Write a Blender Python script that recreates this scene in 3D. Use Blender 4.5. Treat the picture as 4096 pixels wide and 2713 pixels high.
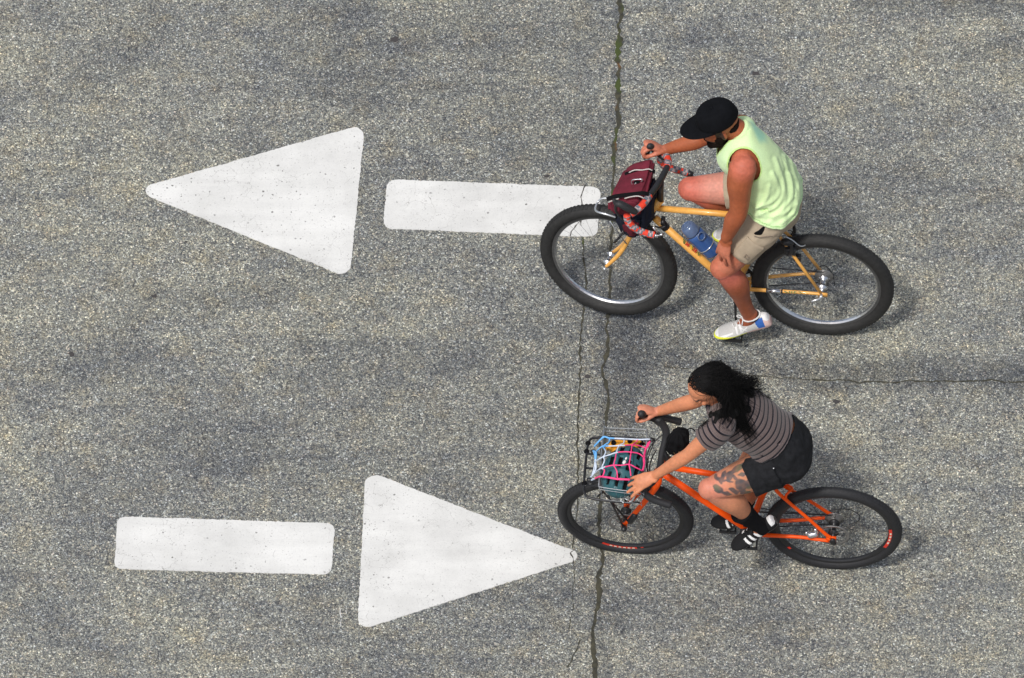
import bpy, bmesh, math, random
from mathutils import Vector, Matrix, noise
random.seed(7)
PI = math.pi; R_ = math.radians
sc = bpy.context.scene
for o in list(bpy.data.objects): bpy.data.objects.remove(o)
col = sc.collection

# ------------------------------------------------------------ camera, sky, sun, exposure
DEP = R_(52); DIST = 50.0; PPM = 813.0; FPX = DIST * PPM      # long lens, 52 degrees down, 50 m away
CAMP = Vector((0, -DIST * math.cos(DEP), DIST * math.sin(DEP)))
cam = bpy.data.cameras.new('camera'); co = bpy.data.objects.new('camera', cam); col.objects.link(co)
co.location = CAMP; co.rotation_euler = (PI / 2 - DEP, 0, 0)
cam.sensor_width = 36; cam.lens = 36 * FPX / 4096; cam.clip_start = 1; cam.clip_end = 2000
sc.camera = co
SUN_EL, SUN_AZ = R_(61), Vector((-.60, -.80))                 # light comes from the lower left of the picture
w = bpy.data.worlds.new("World"); sc.world = w; w.use_nodes = True
nt = w.node_tree; bgn = nt.nodes['Background']
sky = nt.nodes.new('ShaderNodeTexSky'); sky.sky_type = 'NISHITA'; sky.sun_disc = False
sky.sun_elevation = SUN_EL; sky.sun_rotation = math.atan2(SUN_AZ.x, SUN_AZ.y)
sky.air_density = 1.0; sky.dust_density = 3.0
hz_ = nt.nodes.new('ShaderNodeHueSaturation'); hz_.inputs['Saturation'].default_value = .55   # milky summer haze
nt.links.new(sky.outputs[0], hz_.inputs['Color']); nt.links.new(hz_.outputs[0], bgn.inputs[0]); bgn.inputs[1].default_value = .13
sl = bpy.data.lights.new('sun', 'SUN'); so = bpy.data.objects.new('sun', sl); col.objects.link(so)
sl.energy = 2.4; sl.angle = R_(7); sl.color = (1, .97, .925)
sd = Vector((SUN_AZ.x * math.cos(SUN_EL), SUN_AZ.y * math.cos(SUN_EL), math.sin(SUN_EL)))
so.rotation_euler = sd.to_track_quat('Z', 'Y').to_euler(); so.location = sd * 30
sc.view_settings.view_transform = 'Standard'; sc.view_settings.look = 'None'
sc.view_settings.exposure = 0.0; sc.view_settings.gamma = 1

# ------------------------------------------------------------ measuring helpers
FW = Vector((0, math.cos(DEP), -math.sin(DEP))); RT = Vector((1, 0, 0)); UP = Vector((0, math.sin(DEP), math.cos(DEP)))
def ray(u, v): return FW + RT * ((u - 2048) / FPX) + UP * ((1356.5 - v) / FPX)
def hit(u, v, p0, n):
    r = ray(u, v); return CAMP + r * (((p0 - CAMP).dot(n)) / r.dot(n))
def G(u, v, z=0.0):
    return hit(u, v, Vector((0, 0, z)), Vector((0, 0, 1)))
class Frame:
    """A leaning rider's frame: F forward, L to the rider's left, U up the bicycle; origin under the rear hub."""
    def __init__(s, u, v, rw, yaw, lean):
        a, l = R_(yaw), R_(lean)
        s.F = Vector((-math.cos(a), math.sin(a), 0)); L0 = Vector((-math.sin(a), -math.cos(a), 0)); Z = Vector((0, 0, 1))
        s.U = Z * math.cos(l) - L0 * math.sin(l); s.L = L0 * math.cos(l) + Z * math.sin(l)
        s.O = hit(u, v, Vector((0, 0, rw * math.cos(l))), Z) - rw * s.U
        m = Matrix((s.F, s.L, s.U)).transposed().to_4x4(); m.translation = s.O; s.M = m
        s.Mi = m.inverted()
    def P(s, u, v, l): return s.Mi @ hit(u, v, s.O + l * s.L, s.L)
    def H(s, u, v, h): return s.Mi @ hit(u, v, s.O + h * s.U, s.U)
    def A(s, u, v, f): return s.Mi @ hit(u, v, s.O + f * s.F, s.F)

# ------------------------------------------------------------ object helpers
def tag(o, label=None, cat=None, group=None, kind=None):
    if label: o['label'] = label
    if cat: o['category'] = cat
    if group: o['group'] = group
    if kind: o['kind'] = kind
    return o
def empty(name, mat, label, cat, group=None):
    o = bpy.data.objects.new(name, None); col.objects.link(o); o.matrix_world = mat
    o.empty_display_size = .1
    return tag(o, label, cat, group)
def frame_of(d, up):
    d = d.normalized(); s = up.cross(d)
    if s.length < 1e-4: s = Vector((1, 0, 0)).cross(d)
    s.normalize(); return d, s, d.cross(s)
def catmull(pts, rad, n):
    if len(pts) < 3: return pts, rad
    P, Q = [], []
    m = len(pts)
    for i in range(m - 1):
        p0 = pts[max(i - 1, 0)]; p1 = pts[i]; p2 = pts[i + 1]; p3 = pts[min(i + 2, m - 1)]
        r0 = rad[max(i - 1, 0)]; r1 = rad[i]; r2 = rad[i + 1]; r3 = rad[min(i + 2, m - 1)]
        for k in range(n):
            t = k / n; t2 = t * t; t3 = t2 * t
            c = (-.5 * t3 + t2 - .5 * t, 1.5 * t3 - 2.5 * t2 + 1, -1.5 * t3 + 2 * t2 + .5 * t, .5 * t3 - .5 * t2)
            P.append(p0 * c[0] + p1 * c[1] + p2 * c[2] + p3 * c[3]); Q.append(r0 * c[0] + r1 * c[1] + r2 * c[2] + r3 * c[3])
    P.append(pts[-1]); Q.append(rad[-1])
    return P, Q
class MB:
    def __init__(s): s.v = []; s.f = []; s.m = []
    def face(s, idx, m=0): s.f.append(idx); s.m.append(m)
    def rings(s, rings, m=0, cap=True, close=False, mf=None):
        b = len(s.v); n = len(rings[0])
        for r in rings: s.v += [Vector(p) for p in r]
        R = len(rings)
        for i in range(R if close else R - 1):
            for j in range(n):
                a = b + i * n + j; c = b + i * n + (j + 1) % n; i2 = (i + 1) % R
                d = b + i2 * n + (j + 1) % n; e = b + i2 * n + j
                s.face((a, c, d, e), mf(i, j) if mf else m)
        if cap and not close:
            s.face(tuple(b + j for j in reversed(range(n))), mf(0, 0) if mf else m)
            s.face(tuple(b + (R - 1) * n + j for j in range(n)), mf(R - 2, 0) if mf else m)
        return s
    def tube(s, pts, r, n=8, m=0, flat=1.0, up=None, smooth=0, cap=True, mf=None, round_end=False):
        pts = [Vector(p) for p in pts]
        rad = list(r) if isinstance(r, (list, tuple)) else [r] * len(pts)
        if smooth: pts, rad = catmull(pts, rad, smooth)
        if round_end:
            d0 = (pts[0] - pts[1]).normalized(); d1 = (pts[-1] - pts[-2]).normalized(); a, b = rad[0], rad[-1]
            pts = [pts[0] + d0 * a * .9, pts[0] + d0 * a * .55] + pts + [pts[-1] + d1 * b * .55, pts[-1] + d1 * b * .9]
            rad = [a * .35, a * .8] + rad + [b * .8, b * .35]
        rings = []; side = None
        for i, p in enumerate(pts):
            d = (pts[min(i + 1, len(pts) - 1)] - pts[max(i - 1, 0)]).normalized()
            if side is None:
                u = up or (Vector((0, 0, 1)) if abs(d.z) < .9 else Vector((1, 0, 0)))
                side = u.cross(d).normalized() if not up else (up - d * up.dot(d)).normalized()
            side = (side - d * side.dot(d)).normalized()
            t = d.cross(side)
            rings.append([p + side * (math.cos(2 * PI * k / n) * rad[i]) + t * (math.sin(2 * PI * k / n) * rad[i] * flat) for k in range(n)])
        return s.rings(rings, m, cap, mf=mf)
    def ell(s, c, rx, ry, rz, ax=None, n=16, k=10, m=0, mf=None):
        ax = ax or (Vector((1, 0, 0)), Vector((0, 1, 0)), Vector((0, 0, 1)))
        rings = []
        for i in range(1, k):
            th = PI * i / k
            rings.append([Vector(c) + ax[0] * (rx * math.sin(th) * math.cos(2 * PI * j / n)) + ax[1] * (ry * math.sin(th) * math.sin(2 * PI * j / n)) - ax[2] * (rz * math.cos(th)) for j in range(n)])
        b = len(s.v); s.rings(rings, m, cap=False, mf=mf)
        s.v += [Vector(c) - ax[2] * rz, Vector(c) + ax[2] * rz]; p, q = len(s.v) - 2, len(s.v) - 1
        last = b + (k - 2) * n
        for j in range(n):
            s.face((p, b + (j + 1) % n, b + j), m); s.face((q, last + j, last + (j + 1) % n), m)
        return s
    def hexa(s, c8, m=0):
        b = len(s.v); s.v += [Vector(p) for p in c8]
        for q in ((0, 3, 2, 1), (4, 5, 6, 7), (0, 1, 5, 4), (1, 2, 6, 5), (2, 3, 7, 6), (3, 0, 4, 7)): s.face(tuple(b + i for i in q), m)
        return s
    def box(s, c, hx, hy, hz, ax=None, m=0):
        ax = ax or (Vector((1, 0, 0)), Vector((0, 1, 0)), Vector((0, 0, 1))); c = Vector(c)
        g = lambda x, y, z: c + ax[0] * hx * x + ax[1] * hy * y + ax[2] * hz * z
        return s.hexa([g(-1, -1, -1), g(1, -1, -1), g(1, 1, -1), g(-1, 1, -1), g(-1, -1, 1), g(1, -1, 1), g(1, 1, 1), g(-1, 1, 1)], m)
    def ring(s, c, a, b_, R, r, n=48, k=8, m=0, ry=None, mf=None):
        """torus of major R about c in the plane a,b; tube r by ry (ry along the axle)"""
        ax = a.cross(b_).normalized(); ry = ry or r; rings = []
        for i in range(n):
            t = 2 * PI * i / n; d = a * math.cos(t) + b_ * math.sin(t)
            rings.append([c + d * (R + r * math.cos(2 * PI * j / k)) + ax * (ry * math.sin(2 * PI * j / k)) for j in range(k)])
        return s.rings(rings, m, close=True, mf=mf)
    def mesh(s, name, mats=()):
        me = bpy.data.meshes.new(name); me.from_pydata([tuple(v) for v in s.v], [], s.f)
        for x in mats: me.materials.append(x)
        if len(mats) > 1:
            for p, mi in zip(me.polygons, s.m): p.material_index = mi
        bm = bmesh.new(); bm.from_mesh(me); bmesh.ops.recalc_face_normals(bm, faces=bm.faces); bm.to_mesh(me); bm.free()
        return me
    def build(s, name, mats, parent=None, smooth=True, bevel=0, sub=0):
        if not isinstance(mats, (list, tuple)): mats = [mats]
        o = bpy.data.objects.new(name, s.mesh(name, mats)); col.objects.link(o)
        if parent: o.parent = parent
        if smooth:
            for p in o.data.polygons: p.use_smooth = True
        if bevel:
            b = o.modifiers.new('b', 'BEVEL'); b.width = bevel; b.segments = 2; b.limit_method = 'ANGLE'; b.angle_limit = R_(40)
        if sub:
            b = o.modifiers.new('s', 'SUBSURF'); b.levels = sub; b.render_levels = sub
        return o
def fused(name, mb, voxel, smooth, mat, parent, fac=.5):
    """weld overlapping solids into one continuous skin"""
    me = mb.mesh(name + '_src'); t = bpy.data.objects.new('tmp', me); col.objects.link(t)
    r = t.modifiers.new('r', 'REMESH'); r.mode = 'VOXEL'; r.voxel_size = voxel
    if smooth:
        q = t.modifiers.new('q', 'SMOOTH'); q.factor = fac; q.iterations = smooth
    dg = bpy.context.evaluated_depsgraph_get(); nm = bpy.data.meshes.new_from_object(t.evaluated_get(dg)); nm.name = name
    bpy.data.objects.remove(t); bpy.data.meshes.remove(me)
    nm.materials.clear()
    for x in (mat if isinstance(mat, (list, tuple)) else [mat]): nm.materials.append(x)
    for p in nm.polygons: p.use_smooth = True
    o = bpy.data.objects.new(name, nm); col.objects.link(o); o.parent = parent
    return o
def displace(o, fn):
    me = o.data; nn = [v.normal.copy() for v in me.vertices]
    for v, n in zip(me.vertices, nn): v.co = v.co + n * fn(v.co, n)
    me.update()
def carve(o, pred, thick=.003):
    """cut openings in a garment and give the cloth its thickness"""
    bm = bmesh.new(); bm.from_mesh(o.data)
    bmesh.ops.delete(bm, geom=[v for v in bm.verts if pred(v.co)], context='VERTS')
    seen = set(); keep = []                                   # drop stray islands, mend pinholes
    for v in bm.verts:
        if v in seen: continue
        st = [v]; seen.add(v); comp = []
        while st:
            q = st.pop(); comp.append(q)
            for e in q.link_edges:
                o_ = e.other_vert(q)
                if o_ not in seen: seen.add(o_); st.append(o_)
        keep.append(comp)
    keep.sort(key=len)
    bmesh.ops.delete(bm, geom=[v for c in keep[:-1] for v in c], context='VERTS')
    bmesh.ops.holes_fill(bm, edges=[e for e in bm.edges if e.is_boundary], sides=80)
    bmesh.ops.triangulate(bm, faces=[f for f in bm.faces if len(f.verts) > 4])
    for _ in range(4):
        bv = [v for v in bm.verts if v.is_boundary]; new = {}
        for v in bv:
            nb = [e.other_vert(v).co for e in v.link_edges if e.is_boundary]
            if len(nb) == 2: new[v] = v.co * .5 + (nb[0] + nb[1]) * .25
        for v, c in new.items(): v.co = c
    bm.to_mesh(o.data); bm.free()
    m = o.modifiers.new('cloth', 'SOLIDIFY'); m.thickness = thick; m.offset = -1
from mathutils.bvhtree import BVHTree
def bvh_of(objs):
    vs, fs = [], []
    for o in objs:
        b = len(vs); vs += [v.co.copy() for v in o.data.vertices]; fs += [tuple(i + b for i in p.vertices) for p in o.data.polygons]
    return BVHTree.FromPolygons(vs, fs)
def clear(o, others, gap):
    """ease a garment off whatever it covers"""
    t = bvh_of(others); me = o.data
    for v in me.vertices:
        h = t.find_nearest(v.co, .09)
        if h[0] is None: continue
        s_ = (v.co - h[0]).dot(h[1])
        if s_ < gap: v.co = h[0] + h[1] * gap
    adj = [[] for _ in me.vertices]
    for e in me.edges: adj[e.vertices[0]].append(e.vertices[1]); adj[e.vertices[1]].append(e.vertices[0])
    cur = [v.co.copy() for v in me.vertices]; nw = [c * .6 + sum((cur[j] for j in a), Vector()) * (.4 / max(1, len(a))) for c, a in zip(cur, adj)]
    for v, c in zip(me.vertices, nw): v.co = c
    me.update()
def relax(o, it):
    me = o.data; adj = [[] for _ in me.vertices]
    for e in me.edges: adj[e.vertices[0]].append(e.vertices[1]); adj[e.vertices[1]].append(e.vertices[0])
    cur = [v.co.copy() for v in me.vertices]
    for _ in range(it): cur = [c * .5 + sum((cur[j] for j in a), Vector()) * (.5 / max(1, len(a))) for c, a in zip(cur, adj)]
    for v, c in zip(me.vertices, cur): v.co = c
    me.update()
def paint(o, fn, name='Col'):
    me = o.data; a = me.color_attributes.new(name, 'FLOAT_COLOR', 'POINT')
    for i, v in enumerate(me.vertices): c = fn(v.co); a.data[i].color = (c[0], c[1], c[2], 1)
def fl(o, fn, name):
    me = o.data; a = me.attributes.new(name, 'FLOAT', 'POINT')
    for i, v in enumerate(me.vertices): a.data[i].value = fn(v.co)
def lerp(a, b, t):
    t = max(0., min(1., t)); return tuple(x + (y - x) * t for x, y in zip(a, b))
def sstep(a, b, x):
    t = max(0., min(1., (x - a) / (b - a))); return t * t * (3 - 2 * t)
def segd(p, a, b):
    ab = b - a; t = max(0, min(1, (p - a).dot(ab) / ab.length_squared)); return (p - a - ab * t).length, t

# ------------------------------------------------------------ materials
class NM:
    def __init__(s, name):
        s.mat = bpy.data.materials.new(name); s.mat.use_nodes = True; s.t = s.mat.node_tree; s.b = s.t.nodes['Principled BSDF']
    def n(s, typ, **k):
        x = s.t.nodes.new(typ)
        for a, b in k.items(): setattr(x, a, b)
        return x
    def l(s, a, b): s.t.links.new(a, b)
    def noise(s, scale, detail=4, rough=.6, vec=None, dist=0):
        x = s.n('ShaderNodeTexNoise'); x.inputs['Scale'].default_value = scale; x.inputs['Detail'].default_value = detail
        x.inputs['Roughness'].default_value = rough; x.inputs['Distortion'].default_value = dist
        if vec: s.l(vec, x.inputs['Vector'])
        return x.outputs['Fac']
    def ramp(s, src, stops, interp='LINEAR'):
        x = s.n('ShaderNodeValToRGB'); s.l(src, x.inputs[0]); e = x.color_ramp.elements; x.color_ramp.interpolation = interp
        while len(e) < len(stops): e.new(.5)
        for q, (p, c) in zip(e, stops):
            q.position = p; q.color = (c, c, c, 1) if isinstance(c, (int, float)) else (*c, 1)
        return x.outputs[0]
    def mix(s, a, b, f, mode='MIX'):
        x = s.n('ShaderNodeMix', data_type='RGBA', blend_type=mode)
        for v, i in ((f, 0), (a, 6), (b, 7)):
            if isinstance(v, (int, float)): x.inputs[i].default_value = v if i == 0 else (v, v, v, 1)
            elif isinstance(v, tuple): x.inputs[i].default_value = (*v, 1)
            else: s.l(v, x.inputs[i])
        return x.outputs[2]
    def math(s, op, a, b=0.0, c=None):
        x = s.n('ShaderNodeMath', operation=op)
        for i, v in enumerate((a, b) if c is None else (a, b, c)):
            if isinstance(v, (int, float)): x.inputs[i].default_value = v
            else: s.l(v, x.inputs[i])
        return x.outputs[0]
    def bump(s, h, strength, dist=.001):
        x = s.n('ShaderNodeBump'); x.inputs['Strength'].default_value = strength; x.inputs['Distance'].default_value = dist
        s.l(h, x.inputs['Height']); s.l(x.outputs[0], s.b.inputs['Normal'])
    def coord(s): return s.n('ShaderNodeTexCoord').outputs['Object']
def simple(name, c, rough=.5, metal=0, var=.12, scale=60, bump=.1, bd=.001, spec=.5, coat=0):
    k = NM(name); co_ = k.coord(); n = k.noise(scale, 4, .6, co_)
    a = tuple(x * (1 - var) for x in c); b = tuple(min(1, x * (1 + var)) for x in c)
    k.l(k.ramp(n, [(.3, a), (.7, b)]), k.b.inputs['Base Color'])
    k.b.inputs['Roughness'].default_value = rough; k.b.inputs['Metallic'].default_value = metal
    k.b.inputs['Specular IOR Level'].default_value = spec; k.b.inputs['Coat Weight'].default_value = coat
    if bump: k.bump(n, bump, bd)
    return k.mat
def road_material():
    k = NM('exposed_aggregate_road'); c = k.coord()
    def vor(scale, rnd=1.0):
        x = k.n('ShaderNodeTexVoronoi'); x.inputs['Scale'].default_value = scale; k.l(c, x.inputs['Vector']); return x
    def sep(s): 
        x = k.n('ShaderNodeSeparateColor'); k.l(s, x.inputs[0]); return x
    v1 = vor(128); s1 = sep(v1.outputs['Color']); v2 = vor(250); s2 = sep(v2.outputs['Color'])
    stone = k.ramp(s1.outputs[0], [(0, (.045, .048, .058)), (.2, (.085, .088, .10)), (.42, (.185, .185, .182)), (.66, (.30, .293, .268)), (.84, (.44, .43, .395)), (.96, (.72, .71, .68))])
    hue = k.ramp(s1.outputs[1], [(0, (1.1, .98, .86)), (.22, (1.05, 1.0, .90)), (.5, (1, 1, 1)), (.8, (.94, .98, 1.05)), (1, (1.12, .94, .86))])
    stone = k.mix(stone, hue, 1.0, 'MULTIPLY')
    grit = k.ramp(s2.outputs[0], [(0, (.06, .065, .08)), (.4, (.16, .16, .16)), (.75, (.27, .265, .24)), (1, (.42, .41, .38))])
    base = k.mix(stone, grit, k.ramp(s2.outputs[1], [(.45, 0), (.55, 1)]))
    gap = k.ramp(v1.outputs['Distance'], [(.35, 1.0), (.75, .55)])
    base = k.mix(base, gap, .6, 'MULTIPLY')
    big = k.noise(.9, 5, .62, c, .6); mid = k.noise(4.5, 5, .65, c, .4)
    base = k.mix(base, k.ramp(big, [(.34, (.76, .775, .83)), (.5, (1, 1, 1)), (.68, (1.15, 1.13, 1.06))]), 1, 'MULTIPLY')
    base = k.mix(base, k.ramp(mid, [(.30, (.79, .81, .86)), (.52, (1, 1, .99)), (.72, (1.13, 1.11, 1.05))]), 1, 'MULTIPLY')
    sm_ = k.n('ShaderNodeMapping'); sm_.inputs['Scale'].default_value = (.9, 6.5, 1); k.l(c, sm_.inputs['Vector'])
    base = k.mix(base, k.ramp(k.noise(1.6, 5, .68, sm_.outputs[0]), [(.34, (.80, .81, .86)), (.52, (1, 1, 1)), (.72, (1.10, 1.09, 1.05))]), 1, 'MULTIPLY')
    clump = k.noise(34, 3, .7, c)
    base = k.mix(base, k.ramp(clump, [(.34, (.80, .80, .82)), (.5, (1, 1, 1)), (.68, (1.18, 1.17, 1.13))]), 1, 'MULTIPLY')
    brown = k.noise(7, 4, .6, c); base = k.mix(base, (1.10, 1.0, .84), k.ramp(brown, [(.50, 0), (.72, .8)]), 'MULTIPLY')
    at = k.n('ShaderNodeAttribute', attribute_name='stain')
    st = k.math('MULTIPLY', at.outputs['Fac'], k.ramp(k.noise(22, 4, .7, c), [(.3, .55), (.6, 1.0)]))
    base = k.mix(base, (.36, .38, .45), st, 'MULTIPLY')
    base = k.mix(base, (1.20, 1.235, 1.165), 1.0, 'MULTIPLY')
    k.l(base, k.b.inputs['Base Color'])
    k.l(k.ramp(s1.outputs[2], [(.0, .8), (.85, .65), (.95, .3)]), k.b.inputs['Roughness'])
    h = k.math('ADD', k.math('MULTIPLY', v1.outputs['Distance'], -1.0), k.math('MULTIPLY', s2.outputs[2], .35))
    k.bump(h, .8, .004)
    return k.mat
def paint_material():
    k = NM('road_paint'); c = k.coord()
    n = k.noise(2.4, 6, .65, c); fine = k.noise(160, 3, .7, c)
    base = k.ramp(n, [(.3, (.60, .595, .57)), (.62, (.755, .75, .72))])
    mp = k.n('ShaderNodeMapping'); mp.inputs['Scale'].default_value = (1.5, 11, 1); mp.inputs['Rotation'].default_value = (0, 0, .03); k.l(c, mp.inputs['Vector'])
    base = k.mix(base, k.ramp(k.noise(1, 4, .6, mp.outputs[0]), [(.35, .93), (.6, 1.0)]), 1, 'MULTIPLY')
    base = k.mix(base, k.ramp(fine, [(.28, .86), (.5, 1.0)]), 1, 'MULTIPLY')
    v = k.n('ShaderNodeTexVoronoi'); v.inputs['Scale'].default_value = 42; k.l(c, v.inputs['Vector'])
    sc_ = k.n('ShaderNodeSeparateColor'); k.l(v.outputs['Color'], sc_.inputs[0])
    sz = k.math('MULTIPLY', k.ramp(sc_.outputs[0], [(.62, 0), (.9, .55), (1.0, 1)]), .26)
    spot = k.math('LESS_THAN', k.math('ADD', v.outputs['Distance'], k.math('MULTIPLY', k.math('SUBTRACT', fine, .5), .55)), sz)
    dens = k.ramp(k.noise(1.7, 3, .6, c), [(.36, .35), (.58, 1)])
    v2_ = k.n('ShaderNodeTexVoronoi'); v2_.inputs['Scale'].default_value = 110; k.l(c, v2_.inputs['Vector']); s2_ = k.n('ShaderNodeSeparateColor'); k.l(v2_.outputs['Color'], s2_.inputs[0])
    base = k.mix(base, (.38, .37, .35), k.math('MULTIPLY', k.math('MULTIPLY', k.math('LESS_THAN', v2_.outputs['Distance'], .34), k.math('GREATER_THAN', s2_.outputs[0], .90)), k.math('MULTIPLY', dens, .8)))
    base = k.mix(base, (.17, .165, .155), k.math('MULTIPLY', spot, dens))
    wv = k.n('ShaderNodeMapping'); wv.inputs['Scale'].default_value = (1, 1, 1); k.l(c, wv.inputs['Vector'])
    vc = k.n('ShaderNodeTexVoronoi', feature='DISTANCE_TO_EDGE'); vc.inputs['Scale'].default_value = 13
    dn = k.n('ShaderNodeTexNoise'); dn.inputs['Scale'].default_value = 14; k.l(c, dn.inputs['Vector'])
    k.l(k.mix(c, dn.outputs['Color'], .09), vc.inputs['Vector'])
    cr = k.math('LESS_THAN', vc.outputs['Distance'], .006)
    gate = k.ramp(k.noise(3.2, 4, .75, c), [(.50, 0), (.55, .75)])
    base = k.mix(base, (.30, .29, .27), k.math('MULTIPLY', cr, gate))
    k.l(base, k.b.inputs['Base Color']); k.b.inputs['Roughness'].default_value = .6
    k.bump(fine, .25, .002)
    return k.mat
def attr_mat(name, rough=.5, sss=0.0, bs=120, bstr=.08, mul=None, sheen=0, spec=.4, wr=None):
    k = NM(name); a = k.n('ShaderNodeAttribute', attribute_name='Col'); c = k.coord()
    n = k.noise(bs, 4, .6, c)
    v = k.mix(a.outputs['Color'], k.ramp(n, [(.3, .90), (.7, 1.08)]), 1, 'MULTIPLY')
    k.l(v, k.b.inputs['Base Color']); k.b.inputs['Roughness'].default_value = rough
    k.b.inputs['Specular IOR Level'].default_value = spec
    if sss:
        k.b.inputs['Subsurface Weight'].default_value = sss; k.b.inputs['Subsurface Radius'].default_value = (1, .35, .2); k.b.inputs['Subsurface Scale'].default_value = .006
    k.b.inputs['Sheen Weight'].default_value = sheen
    k.bump(n, bstr, .002)
    return k.mat
def stripe_mat():
    k = NM('striped_jersey'); a = k.n('ShaderNodeAttribute', attribute_name='stripe').outputs['Fac']
    t = k.math('FRACT', k.math('MULTIPLY', a, 1 / .031))
    r = k.ramp(t, [(0, (.006, .005, .009)), (.24, (.150, .110, .103)), (.36, (.085, .060, .060)), (.43, (.185, .143, .132)), (.53, (.085, .058, .058)), (.60, (.175, .133, .124)), (.70, (.095, .066, .066)), (.78, (.165, .128, .12)), (.92, (.10, .075, .09)), (.96, (.006, .005, .009))], 'CONSTANT')
    n = k.noise(150, 4, .6, k.coord()); k.l(k.mix(r, k.ramp(n, [(.3, .85), (.7, 1.12)]), 1, 'MULTIPLY'), k.b.inputs['Base Color'])
    k.b.inputs['Roughness'].default_value = .9; k.b.inputs['Sheen Weight'].default_value = .2; k.b.inputs['Specular IOR Level'].default_value = .2; k.bump(n, .2, .002)
    return k.mat
M = {}
M['road'] = road_material(); M['paint'] = paint_material()
M['crack'] = attr_mat('crack_fill', .95, bs=160, bstr=.6)
M['rubber'] = simple('tyre_rubber', (.015, .015, .017), .68, var=.25, scale=90, bump=.5, bd=.003)
M['rubber_dusty'] = simple('dusty_tyre_rubber', (.017, .0165, .016), .7, var=.35, scale=50, bump=.6, bd=.003)
M['black'] = simple('black_metal', (.015, .015, .017), .38, .0, bump=.05)
M['black_matte'] = simple('black_fabric', (.0065, .0065, .0075), .88, bump=.3, bd=.002, spec=.12)
M['bartape'] = simple('black_bar_tape', (.018, .018, .02), .6, bump=.3, scale=120, bd=.002)
M['silver'] = simple('polished_alloy', (.70, .70, .71), .22, 1.0, var=.05)
M['rimside'] = simple('dark_anodised_rim', (.10, .10, .10), .5, .5)
M['dullspoke'] = simple('dull_spoke', (.22, .22, .22), .5, .6)
M['basketwire'] = simple('grey_basket_wire', (.30, .32, .34), .4, .5)
M['chrome'] = simple('steel_wire', (.62, .64, .66), .3, .8)
M['steel'] = simple('worn_steel', (.30, .29, .28), .45, .8)
M['yellow'] = simple('mango_frame_paint', (.80, .40, .085), .35, var=.12, scale=40, bump=.08, coat=.3)
M['orange'] = simple('orange_frame_paint', (.88, .085, .0), .42, var=.06, scale=30, bump=.03, spec=.3)
M['red_tape'] = simple('red_tape', (.75, .050, .02), .6); M['grey_tape'] = simple('grey_tape', (.13, .15, .18), .6); M['pale_tape'] = simple('pale_tape', (.45, .36, .36), .6)
M['maroon'] = simple('maroon_cordura', (.130, .013, .026), .8, var=.3, scale=26, bump=.35, bd=.004, spec=.3)
M['navy'] = simple('navy_fabric', (.010, .014, .030), .85, bump=.3, spec=.3)
M['piping'] = simple('reflective_piping', (.55, .50, .47), .5)
M['cap'] = simple('black_cotton', (.0045, .005, .0065), .92, var=.2, scale=40, bump=.3, bd=.004, spec=.12)
M['khaki'] = simple('khaki_cotton', (.40, .325, .235), .9, var=.10, scale=22, bump=.4, bd=.006, spec=.2)
M['khaki_dark'] = simple('khaki_seam', (.20, .16, .12), .9)
M['denim'] = simple('black_denim', (.013, .0135, .0155), .9, var=.35, scale=45, bump=.4, bd=.004, spec=.2)
M['skin'] = attr_mat('skin', .55, sss=.12, bs=70, bstr=.12)
M['lime'] = attr_mat('lime_cotton', .92, bs=200, bstr=.15, sheen=.15, spec=.15)
M['stripe'] = stripe_mat()
M['hair'] = simple('black_hair', (.0042, .0038, .0038), .62, var=.5, scale=150, bump=.5, bd=.004, spec=.16)
M['beard'] = simple('dark_beard', (.012, .0075, .006), .95, bump=.8, scale=200, bd=.004, spec=.08)
M['shoe_grey'] = simple('pale_grey_mesh', (.50, .49, .47), .8, var=.1, scale=120, bump=.3, bd=.002)
M['shoe_white'] = simple('white_overlay', (.74, .73, .72), .6); M['shoe_blue'] = simple('blue_heel', (.03, .12, .42), .6)
M['shoe_pink'] = simple('pale_pink_heel_foam', (.66, .46, .42), .7); M['shoe_yellow'] = simple('yellow_sole', (.72, .74, .05), .6)
M['shoe_black'] = simple('black_suede', (.010, .010, .011), .8, bump=.3, spec=.25); M['gum'] = simple('grey_gum_sole', (.10, .095, .085), .7)
M['bottle'] = simple('blue_bottle_plastic', (.035, .10, .30), .25, var=.05, coat=.4, bump=.02)
M['bottle_clear'] = simple('smoky_bottle_lid', (.10, .15, .27), .22, var=.05, coat=.5, bump=.02)
M['teal'] = simple('teal_helmet_shell', (.032, .115, .135), .36, var=.1, scale=12, bump=.02, spec=.35)
M['amber'] = simple('amber_bag_cloth', (.74, .32, .02), .6, var=.2, scale=30, bump=.4, bd=.004)
M['net_blue'] = simple('light_blue_cord', (.16, .46, .85), .6); M['net_pale'] = simple('pale_cord', (.60, .68, .80), .6); M['net_pink'] = simple('hot_pink_cord', (.92, .055, .22), .6)
M['brass'] = simple('brass', (.45, .33, .16), .35, .8)
M['red_mark'] = simple('red_rim_sticker', (.75, .04, .02), .4); M['cream_mark'] = simple('cream_lettering', (.85, .75, .6), .5)
M['green_mark'] = simple('green_lettering', (.05, .14, .03), .5); M['red_letter'] = simple('red_lettering', (.55, .03, .02), .5); M['yellow_letter'] = simple('yellow_lettering', (.75, .5, .03), .5)

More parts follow.
